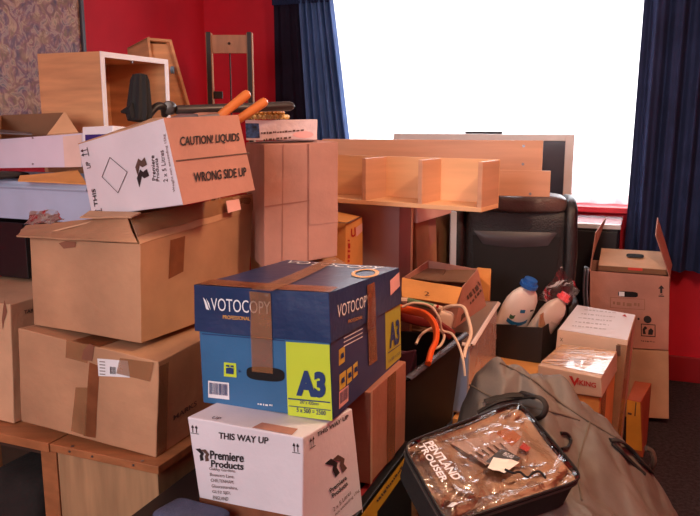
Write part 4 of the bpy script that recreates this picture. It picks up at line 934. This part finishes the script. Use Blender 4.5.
def bottle(name, label, base, top, w, body_m, cap_m, deco, depth=.5, trans=False):
    base, top = V(base), V(top); ax = (top-base); L = ax.length; z = ax.normalized()
    x = V((1, .45, 0)); x = (x-z*x.dot(z)).normalized(); y = z.cross(x); M = Matrix.Translation(base) @ Matrix((x, y, z)).transposed().to_4x4()
    r = empty(name, base, label, 'bottle', 'detergent bottles in the black box')
    mb = MB(); pr = [(.6, 0), (.93, .02), (1, .08), (1, .52), (.93, .66), (.74, .76), (.5, .83), (.3, .87), (.27, .90)]
    mb.lathe(M, [(a*w/2, b*L) for a, b in pr], 36, 1, depth); mb.build('bottle_body', body_m, r, smooth=True)
    mb = MB(); vs = []; nn = 30; cr = .27*w*.72; cap = [(cr, .87), (cr*1.12, .88), (cr*1.12, .93), (cr*.85, .935), (cr*.82, .995), (cr*.6, 1.0)]
    for rr, zz in cap:
        for j in range(nn):
            a = 2*math.pi*j/nn; q_ = rr*(1+.035*(j % 2)); vs.append(M @ V((q_*math.cos(a), q_*math.sin(a), zz*L)))
    mb.add(vs, [(i*nn+j, i*nn+(j+1) % nn, (i+1)*nn+(j+1) % nn, (i+1)*nn+j) for i in range(len(cap)-1) for j in range(nn)]+[tuple(reversed(range(nn))), tuple((len(cap)-1)*nn+j for j in range(nn))])
    mb.build('cap', cap_m, r)
    def onb(a, b):     # a across -1..1, b up 0..1, on the camera side
        sc = 1 if b < .52 else 1-.3*(b-.52)/.24
        return M @ V((a*w/2, -math.sqrt(max(0, 1-(a/sc)**2))*w/2*depth*sc-.0015, b*L))
    for nm, mm, pts in deco:
        if nm == 'grid':
            pass
        mb = MB(); (a0, a1, b0, b1, bend) = pts
        mb.grid(lambda u, v: onb(a0+(a1-a0)*u, b0+(b1-b0)*v+bend*(2*u-1)**2), 14, 4); mb.build(nm, mm, r)
    return r
CAPB = mat('blue_cap', (40, 104, 190), .35, .05); CAPP = mat('pink_cap', (250, 92, 100), .4, .05)
WB1 = mat('white_bottle', (238, 232, 226), .4, .02); WB2 = mat('translucent_bottle', (236, 214, 200), .3, .04, trans=.25)
TEAL = mat('teal_label_print', (36, 120, 170), .4, .05); GRN = mat('yellow_green_print', (170, 190, 60), .4, .05)
bottle('detergent_bottle', 'white detergent bottle with blue cap and teal label swoosh, tilted in black box', at(505, 337, 3.22), at(531.5, 279, 3.14), .175, WB1, CAPB,
       [('blue_swoosh', TEAL, (-.75, .45, .30, .36, .05)), ('label_text', mat('pale_blue_print', (130, 170, 200), .4, .05), (-.5, .35, .70, .725, 0)), ('label_text', GRN, (-.2, .25, .655, .68, 0)), ('blue_drop', TEAL, (-.28, .02, .52, .60, .0)), ('dark_badge', mat('dark_badge', (50, 44, 40), .5, .05), (.36, .66, .54, .62, 0)), ('green_leaf', mat('leaf_print', (60, 110, 80), .5, .1), (-.7, -.45, .40, .46, .02))])
bottle('detergent_bottle', 'translucent white detergent bottle with pink cap, lower of the two tilted bottles', at(532, 340, 3.19), at(566.5, 293.5, 3.17), .13, WB2, CAPP,
       [('label_print', mat('pale_teal_print', (150, 190, 180), .5, .05), (-.6, -.1, .22, .30, .03)), ('label_print', mat('pale_print', (216, 196, 180), .5, .05), (-.3, .5, .45, .49, 0))], depth=.62)
BAGM = clearmat('thin_clear_bag', .22, .3, 14, 2.1)
# clear bag sticking up behind the bottles
film('plastic_bag', 'clear wrinkled plastic bag sticking up behind the pink capped bottle', [at(537, 300, 3.28), at(568, 304, 3.28), at(580.5, 291.5, 3.28), at(561.5, 265.5, 3.28)], .012, 26, m=BAGM, cat='plastic bag', f=16)
# ------------------------------------------------------------------ clear storage bin
HB = Carton(.41, 2.475, .492, 70, .60, .12, .258, snap={(0,0,1):(470.5,343.5),(1,0,1):(497,302)}, amp=.0004)
r = HB.root('storage_bin', 'clear plastic storage bin with white rim between black crate and bottle box', 'storage bin')
HB.body('bin_body', mat('frosted_plastic', (226, 206, 200), .22, .03, 4, spec=.8, alpha=.55), r, faces=('L', 'R', 'B', 'BL', 'BR'), thick=.003)
mb = MB()
for f, e in (('L', 0), ('R', 0), ('BR', 0), ('BL', 0)): mb.grid(lambda u, v: HB.pt(f, u*1.02-.01, .94+.07*v, .012*math.sin(math.pi*v)+.002), 12, 6)
mb.build('rim', mat('white_rim_plastic', (236, 214, 204), .35, .03), r, smooth=True)
HB.patch('orange_lit_side', 'R', ('uv', .03, .03, .97, .88), CARDO, off=-.012)  # orange sheet behind the side wall gives its warm-lit colour
HB.patch('grey_front', 'L', ('uv', .05, .03, .95, .9), mat('grey_blue_plastic', (158, 172, 206), .4, .05), off=.002)
# opened orange-lit carton on the bins
KC = Carton(.405, 2.70, .757, 59.7, .24, .232, .15, 6.4, -2.2, snap={(0,0,1):(462,288),(0,0,0):(455,328),(1,0,1):(478,269),(1,0,0):(486.5,306),(0,1,1):(402,278),(0,1,0):(402,318)}, amp=.001)
KC.root('opened_carton', 'opened orange-lit carton with folded flaps resting on the storage bins')
KC.body('carton_body', CARDP, KC.r, faces=('L', 'R', 'B', 'BL', 'BR'), thick=.004)
sheet('flap', [at(402, 297, 2.70), at(456, 305, 2.60), KC.c[(0,0,1)], KC.c[(0,1,1)]], CARDO, KC.r, amp=.003)
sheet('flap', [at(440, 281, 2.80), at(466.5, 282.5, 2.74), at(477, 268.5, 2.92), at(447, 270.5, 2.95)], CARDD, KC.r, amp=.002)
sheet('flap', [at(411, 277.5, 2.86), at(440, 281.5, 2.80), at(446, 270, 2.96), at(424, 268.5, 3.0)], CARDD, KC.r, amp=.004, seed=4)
text_plane('2', at(424.5, 295.5, 2.665), at(429.5, 296, 2.66)-at(424.5, 295.5, 2.665), V((0, .006, .014)), INK, KC.r)
KC.poly('printed_mark', 'R', [[(460, 322), (464, 317), (465, 311), (461, 315)], [(464, 318), (467, 313), (466, 309), (463.5, 313)]], INKB)
blurb(KC, 'R', (468, 301), (481, 286), (466, 296), INKB, words=4)
blurb(KC, 'R', (470, 305), (482, 291), (469, 302), INKB, words=5, seed=3)
LB2 = Carton(.60, 3.12, .757, 62, .12, .10, .08, amp=.002)
LB2 = Carton(.575, 3.10, .49, 62, .07, .06, .385, snap={(0,0,1):(490,286)}, amp=.002)
LB2.root('brown_carton', 'small orange-brown carton corner standing behind the opened orange-lit carton', group='brown cardboard cartons'); LB2.body('carton_body', CARDO, LB2.r)
# ------------------------------------------------------------------ black crate of cables
GX = Carton(.158, 2.08, .486, 59.5, .42, .27, .275, snap={(0,0,1):(407,376),(1,0,1):(463.5,333)}, amp=.0005)
r = GX.root('black_crate', 'black plastic crate with rounded rim filled with orange and cream cables', 'crate')
for j in (0, 1):
    for i in (0, 1):
        d = GX.c[(i, j, 0)]-GX.cen(); d.z = 0; GX.c[(i, j, 0)] -= d*.10
GX.body('crate_body', mat('dull_black_plastic', (22, 18, 20), .55, .1, spec=.25), r, faces=('L', 'R', 'B', 'BL', 'BR'), thick=.005, bevel=.01)
mb = MB()
for f in ('L', 'R', 'BR', 'BL'): mb.grid(lambda u, v: GX.pt(f, u*1.04-.02, .955+.05*v, .016*math.sin(math.pi*v)+.002), 12, 6)
mb.build('rim', mat('crate_rim', (60, 58, 66), .25, .06, spec=.8), r, smooth=True)
G2 = Carton(.13, 2.10, 0, 59.5, .38, .24, .483, amp=.001); G2.root('brown_carton', 'brown carton on the carpet underneath the black cable crate', group='brown cardboard cartons'); G2.body('carton_body', CARD, G2.r)
def cord(name, label, pts, rad, m, cat='cable', flat=1, g=None, n=8, root=None):
    o = MB().tube(smoothpts(pts), rad, n, flat=flat).build(name, m, root, smooth=True)
    return tag(o, label, cat, g) if label else o
cord('orange_strap', 'thick bright orange curved hose loop in the black crate', [at(398, 308, 2.40), at(412, 311, 2.38), at(426, 315, 2.33), at(435, 326, 2.28), at(436, 340, 2.24), at(431, 352, 2.2), at(428, 364, 2.16)], .0095, ORANGEP, 'hose', flat=1.5)
cord('dark_red_strap', 'dark red strap curving beneath the orange hose in the crate', [at(400, 315, 2.42), at(416, 320, 2.42), at(434, 324, 2.42), at(446, 331, 2.42), at(452, 336, 2.42)], .010, mat('dark_red_cloth', (126, 30, 26), .6, .1), 'strap', flat=1.8)
cord('cream_cable', 'cream cable looping from crate and hanging down outside its rim', [at(402, 307, 2.34), at(414, 303, 2.34), at(430, 306, 2.34), at(439, 318, 2.33), at(442, 330, 2.34), at(452, 334, 2.33), at(459, 346, 2.28), at(463, 360, 2.24), at(465, 376, 2.22)], .0042, WHITECABLE)
cord('flat_white_cable', 'white plug lead arching over the crate rim beside the storage bin', [at(444, 308, 2.46), at(452, 306, 2.44), at(463, 307, 2.42), at(468, 318, 2.38), at(471, 334, 2.33), at(466, 348, 2.28), at(464, 358, 2.25)], .006, WHITECABLE)
cord('cream_cable', 'thin cream cable coil lying low inside the black crate', [at(416, 344, 2.3), at(422, 334, 2.34), at(434, 328, 2.36), at(444, 335, 2.34), at(440, 346, 2.3), at(430, 350, 2.28)], .0045, WHITECABLE)
cord('green_tube', 'green tube with cream ends resting across the crate below orange-lit carton', [at(398, 300, 2.52), at(408, 300.5, 2.52)], .010, WHITECABLE, 'tube')
o = bpy.data.objects['green_tube']; l0 = dict(o.items())
cord('tube_sleeve', None, [at(408, 300.5, 2.52), at(434, 307, 2.47)], .0105, mat('green_sleeve', (106, 136, 100), .5, .08), root=o)
cord('tube_tip', None, [at(434, 307, 2.47), at(442, 309, 2.455)], .010, WHITECABLE, root=o)
cord('red_button', None, [at(436.5, 306.3, 2.45), at(438.5, 306.8, 2.448)], .005, INKR, root=o)
r = empty('power_adapter', at(444, 330, 2.44), 'pale cream power adapter block leaning inside the crate corner', 'adapter')
pillow(Matrix.Translation(at(444.5, 321, 2.46)) @ Matrix.Rotation(.25, 4, 'Y'), (-.028, -.02, -.045), (.028, .02, .035), .4, amp=.001).build('adapter_body', WHITECABLE, r, smooth=True, weld=.0003)
MXb = Carton(.16, 2.26, .62, 60, .12, .10, .13, amp=.001, snap={(0,0,1):(417,349)}); MXb.root('maroon_box', 'dark maroon plastic box inside the crate beside the blue paper box'); MXb.body('box_body', mat('maroon_plastic', (88, 50, 64), .3, .08), MXb.r, bevel=.006)
pile('green_cloth', 'bundle of green and tan cloth in the bottom of the black crate', 'cloth', V((.23, 2.38, .50)), .04, .06, .14, math.radians(-25), mat('green_tan_cloth', (110, 100, 66), .9, .3, 14, .3, dark=(40, 50, 34)), layers=2)
pile('tan_cloth', 'tan bundle of packing paper behind the cables in the crate', 'paper', V((.10, 2.36, .50)), .04, .06, .20, math.radians(-25), mat('tan_paper', (176, 136, 92), .8, .2, 12, .3), layers=2)
# ================================================================== FRONT RIGHT: khaki holdall
def prof(x, P):
    for (a, b), (c, d) in zip(P, P[1:]):
        if a <= x <= c:
            t = (x-a)/(c-a); t = t*t*(3-2*t)*.5+t*.5; return b+(d-b)*t
    return 0
Q = [at(402, 444, 1.70), at(447, 524, 1.47), at(585, 479, 1.72), at(519, 401, 1.99)]     # case corners
RP = [(.265, .0), (.285, .30), (.315, .50), (.345, .64), (.385, .745), (.45, .79), (.55, .775), (.63, .72), (.70, .66), (.78, .60), (.86, .51), (.93, .43), (1.0, .32), (1.05, .16), (1.09, 0)]
GP = [(1.32, 0), (1.34, .35), (1.40, .58), (1.5, .665), (1.65, .70), (1.8, .76), (1.95, .86), (2.05, .95), (2.15, 1.0), (2.24, .95), (2.30, .75), (2.34, .4), (2.36, 0)]
def kz(x, y):
    x2 = x-(y-2.15)*.10
    z = prof(x2, RP)*prof(y, GP)
    p = V((x*5.5+y*2.2, y*4-x*1.5, .3)); n = noise.noise(p)*.020+abs(noise.noise(p*2.1+V((5, 0, 0))))*.040-abs(noise.noise(p*.8+V((9, 2, 0))))*.055
    n += .011*math.sin(15*(x+.7*y)+5*noise.noise(V((x*3, y*3, 2))))*max(0, noise.noise(V((x*2.5, y*2.5, 8)))+.25)*1.6
    e = min(1, z/.25); z = z + n*e
    # the case sinks into the soft bag: find the case plane above this spot
    n_ = (Q[1]-Q[3]).cross(Q[2]-Q[0]); c_ = sum(Q, V())/4
    pz = c_.z - (n_.x*(x-c_.x)+n_.y*(y-c_.y))/n_.z - .098
    d = 0
    for i in range(4):
        a_, b_ = Q[i], Q[(i+1) % 4]; ed = V((b_.y-a_.y, a_.x-b_.x)).normalized()
        s = (x-a_.x)*ed.x+(y-a_.y)*ed.y
        if (c_.x-a_.x)*ed.x+(c_.y-a_.y)*ed.y > 0: s = -s
        d = max(d, s)
    lim = pz + max(0, d-.015)*1.6
    if z > lim: z = lim + (0 if d < .03 else (z-lim)*min(1, (d-.03)*5))
    return max(0, z)
r = empty('khaki_holdall', V((.65, 1.85, 0)), 'large slumped khaki nylon holdall on the floor beneath the clear trouser case', 'bag')
mb = MB(); mb.grid(lambda u, v: V((.15+u*.99, 1.30+v*1.08, kz(.15+u*.99, 1.30+v*1.08))), 150, 150)
mb.f = [f for f in mb.f if max(mb.v[i].z for i in f) > .001]; mb.mi = [0]*len(mb.f)
o = mb.build('bag_body', KHAKI, r, smooth=True)
for p in o.data.polygons: p.use_smooth = True
try:
    for e in o.data.edges: e.use_edge_sharp = False
except Exception: pass
def onk(x, y, dz=0): return V((x, y, kz(x, y)+dz))
def pxk(px, py, dz=0):
    rr = ray(px, py); k = 1.2
    while k < 2.9:
        p = EYE+rr*k
        if p.z <= kz(p.x, p.y)+dz: return p
        k += .004
    return EYE+rr*2.3
def kcord(name, pts, rad, m, dz=.004, flat=1): return MB().tube([pxk(*p, dz) for p in smooth2(pts)], rad, 8, flat=flat).build(name, m, r, smooth=True)
def smooth2(pts, n=6):
    return [(p.x, p.y) for p in smoothpts([V((a, b, 0)) for a, b in pts], n)]
SEAM = mat('khaki_seam', (106, 92, 78), .7, .1)
kcord('seam', [(500, 363), (530, 378), (560, 402), (590, 422), (620, 440), (640, 458)], .0028, SEAM)
kcord('seam', [(590, 422), (583, 445), (578, 470), (582, 500)], .0028, SEAM)
kcord('seam', [(470, 385), (500, 400), (545, 410), (580, 420)], .003, SEAM)
# carrying strap loop on top, hook, side strap, frayed end
MB().tube(smoothpts([pxk(478, 412, .01), pxk(497, 402, .02), pxk(520, 398, .035), pxk(538, 397, .03), pxk(546, 406, .02), pxk(541, 417, .012), pxk(527, 420, .01)]), .010, 8, flat=.5).build('carry_strap', KHAKID, r, smooth=True)
MB().tube(smoothpts([pxk(485, 402, .006), pxk(505, 396, .008), pxk(524, 395, .01)]), .016, 8, flat=.4).build('strap_pad', KHAKID, r, smooth=True)
MB().tube([pxk(521, 393, .02), pxk(534, 397, .02)], .012, 8, flat=.6).build('buckle', BLACKP, r)
MB().tube(smoothpts([pxk(561, 433, .008), pxk(567, 434, .012), pxk(571, 440, .012), pxk(568, 447, .012), pxk(562, 449, .006)]), .0045, 8).build('hook', BLACKP, r, smooth=True)
MB().tube(smoothpts([pxk(610, 440, .006), pxk(620, 441, .012), pxk(632, 450, .014), pxk(642, 462, .012), pxk(652, 472, .008)]), .010, 8, flat=.5).build('side_strap', KHAKID, r, smooth=True)
MB().tube(smoothpts([pxk(612, 443, .004), pxk(622, 452, .004), pxk(634, 464, .004), pxk(645, 474, .004)]), .011, 8, flat=.4).build('side_strap', BLACKM, r, smooth=True)
MB().tube(smoothpts([pxk(646, 448, .01), pxk(652, 452, .014), pxk(654, 461, .012), pxk(650, 470, .008)]), .014, 8, flat=.6).build('strap_pad', mat('brown_webbing', (84, 60, 46), .8, .3, 30), r, smooth=True)
# ------------------------------------------------------------------ clear topped trouser case
def qb(u, v):     # u: L->B, v: toward T/R
    return Q[0]*(1-u)*(1-v)+Q[1]*u*(1-v)+Q[2]*u*v+Q[3]*(1-u)*v
QN = (Q[1]-Q[3]).cross(Q[2]-Q[0]).normalized()
if QN.z < 0: QN = -QN
def sq(a, rad=1, e=.2):
    c_, s_ = math.cos(a), math.sin(a); c_ = math.copysign(abs(c_)**e, c_); s_ = math.copysign(abs(s_)**e, s_)
    return .5+.5*rad*c_, .5+.5*rad*s_
base_c = sum(Q, V())/4-QN*.09
r = empty('trouser_case', base_c, 'shallow black zip case with clear glossy top lying on the khaki holdall', 'case')
ring = [qb(*sq(2*math.pi*k/96)) for k in range(97)]
MB().tube(ring, .0035, 8, caps=False).build('piping', BLACKP, r, smooth=True)
MB().tube([p-QN*.014 for p in ring], .0035, 6, caps=False).build('zip', mat('zip_metal', (70, 64, 60), .4, .1), r, smooth=True)
mb = MB(); mb.grid(lambda u, v: qb(*sq(2*math.pi*u, 1-.03*math.sin(v*1.6)))-QN*(.085*v), 96, 5); mb.build('side_panel', mat('black_mesh_fabric', (26, 23, 24), .85, .15, 40), r, smooth=True)
mb = MB(); mb.grid(lambda u, v: qb(*sq(2*math.pi*u, .97*max(v, .002)))-QN*.085, 64, 4); mb.build('bottom_panel', BLACKM, r)
CLO = mat('folded_beige_clothes', (214, 178, 152), .75, .22, 7, .3, 30, dark=(132, 98, 82))
mb = MB(); mb.grid(lambda u, v: qb(*sq(2*math.pi*u, .985*max(v, .002)))-QN*(.016-.008*noise.noise(qb(*sq(2*math.pi*u, v))*9)), 64, 16); mb.build('folded_clothes', CLO, r, smooth=True)
FILM = clearmat('glossy_clear_lid', .10, .5, 14, 1.9)
def lidp(u, v, off=0):
    p = qb(u, v); d = min(u, 1-u, v, 1-v)
    w = noise.noise(V((u*3+v*5, v*2, 1)))*.006+abs(noise.noise(V((u*9-v*3, v*7+u*2, 4))))*.009 + .010*math.sin((u*1.3+v)*26+3*noise.noise(V((u*3, v*3, 7))))*max(0, 1-d*5)
    return p+QN*(w*min(1, d*14)+off)
mb = MB(); mb.grid(lambda u, v: lidp(*sq(2*math.pi*u, max(v, .002))), 120, 60)
mb.build('clear_lid', FILM, r, smooth=True)
def pxq(px, py):
    rr = ray(px, py); u = v = .5; k = 2.0
    for _ in range(12):
        f = qb(u, v)-EYE-rr*k; du = (qb(u+1e-4, v)-qb(u, v))/1e-4; dv = (qb(u, v+1e-4)-qb(u, v))/1e-4
        A = Matrix(((du.x, dv.x, -rr.x), (du.y, dv.y, -rr.y), (du.z, dv.z, -rr.z))); d = A.inverted() @ (-f); u += d.x; v += d.y; k += d.z
    return u, v
def qquad(name, P, m, off, n=6):
    fr = [pxq(*p) for p in P]; mb = MB()
    def fn(a, b):
        w = [(1-a)*(1-b), a*(1-b), a*b, (1-a)*b]; u, v = sum(w[i]*fr[i][0] for i in range(4)), sum(w[i]*fr[i][1] for i in range(4))
        return (lidp(u, v, off) if off > 0 else qb(u, v)+QN*off)
    mb.grid(fn, n, n); return mb.build(name, m, r)
def qtext(t, bl, br, tl, m, off=.002, bold=.0):
    a, b, c_ = pxq(*bl), pxq(*br), pxq(*tl); me = text_mesh(t, bold)
    for v in me.vertices:
        x, y = v.co.x, v.co.y; v.co = qb(a[0]+(b[0]-a[0])*x+(c_[0]-a[0])*y, a[1]+(b[1]-a[1])*x+(c_[1]-a[1])*y)+QN*(off+.012)
    return link('lettering', me, m, r)
INS = qquad('paper_insert', [(487, 462), (517, 447), (500, 430), (452, 440)], mat('pale_insert', (206, 180, 176), .6, .06), -.010)
qquad('paper_insert', [(478, 452), (516, 457), (524, 428), (488, 432)], mat('pale_insert', (0,0,0)), -.011)
for i in range(6): qquad('printed_lines', [(470+i*6, 452-i*2.2), (478+i*6, 457-i*1.8), (478.8+i*6, 456.2-i*1.8), (470.8+i*6, 451.2-i*2.2)], INKB, -.007, 2)
qquad('orange_panel', [(497, 430), (513, 444), (523, 434), (509, 424)], mat('orange_insert', (206, 130, 88), .6, .1), -.009)
qquad('red_label', [(520, 446), (528, 450), (532, 446), (524, 440.5)], mat('red_tab_print', (0,0,0)), -.006)
qtext('PENTLAND', (423, 447.5), (452, 485), (431, 445), WHITEINK, bold=.03)
qtext('TROUSER', (416, 449.5), (440, 487), (422.5, 447.5), WHITEINK, bold=.03)
qquad('barcode_label', [(446.5, 508), (451, 511), (457, 507), (452, 502)], WHITEINK, .003)
qquad('black_swing_tag', [(484, 465), (506, 474), (520, 461), (500, 451.5)], mat('dark_badge', (0,0,0)), .008, 3)
qtext('PENTLAND', (499.5, 462), (509, 465.5), (502.5, 459), WHITEINK, off=.010)
qquad('white_swing_tag', [(486, 472), (503, 477), (518, 466), (492, 461)], mat('cream_tag', (248, 240, 226), .5, .05), .011, 3)
pts = [(503, 474), (511, 478), (518, 476), (526, 481), (532, 476), (538, 476), (544, 482)]
MB().tube(smoothpts([lidp(*pxq(*p), .012) for p in pts]), .003, 8).build('tag_cord', BLACKM, r, smooth=True)
# ================================================================== LIGHT
def area(name, loc, target, size, power, color, sy=None):
    l = bpy.data.lights.new(name, 'AREA'); l.energy = power; l.color = color; l.size = size
    if sy: l.shape = 'RECTANGLE'; l.size_y = sy
    o = bpy.data.objects.new(name, l); COL.objects.link(o); o.location = loc
    o.rotation_euler = (V(target)-V(loc)).to_track_quat('-Z', 'Y').to_euler(); return o
w = bpy.data.worlds.new('sky'); SC.world = w; w.use_nodes = True
bg = w.node_tree.nodes['Background']; bg.inputs[0].default_value = (.93, .96, 1, 1); bg.inputs[1].default_value = 2.0
area('daylight', RM @ V((1.9, .55, 1.75)), RM @ V((1.9, -2, 1.3)), 2.2, 60, (.95, .97, 1), 1.4)
area('neutral_fill', (-1.6, -.9, 1.9), (-.2, 2, .9), 1.3, 66, (1, .97, .98), 1.2)  # unseen neutral fill light added inside the room, behind camera left
l = bpy.data.lights.new('warm_lamp', 'POINT'); l.energy = 60; l.color = (1, .66, .44); l.shadow_soft_size = .09
o = bpy.data.objects.new('warm_lamp', l); COL.objects.link(o); o.location = (.95, 1.75, 2.25)
SC.view_settings.view_transform = 'Standard'; SC.view_settings.look = 'None'; SC.view_settings.exposure = 0; SC.view_settings.gamma = 1
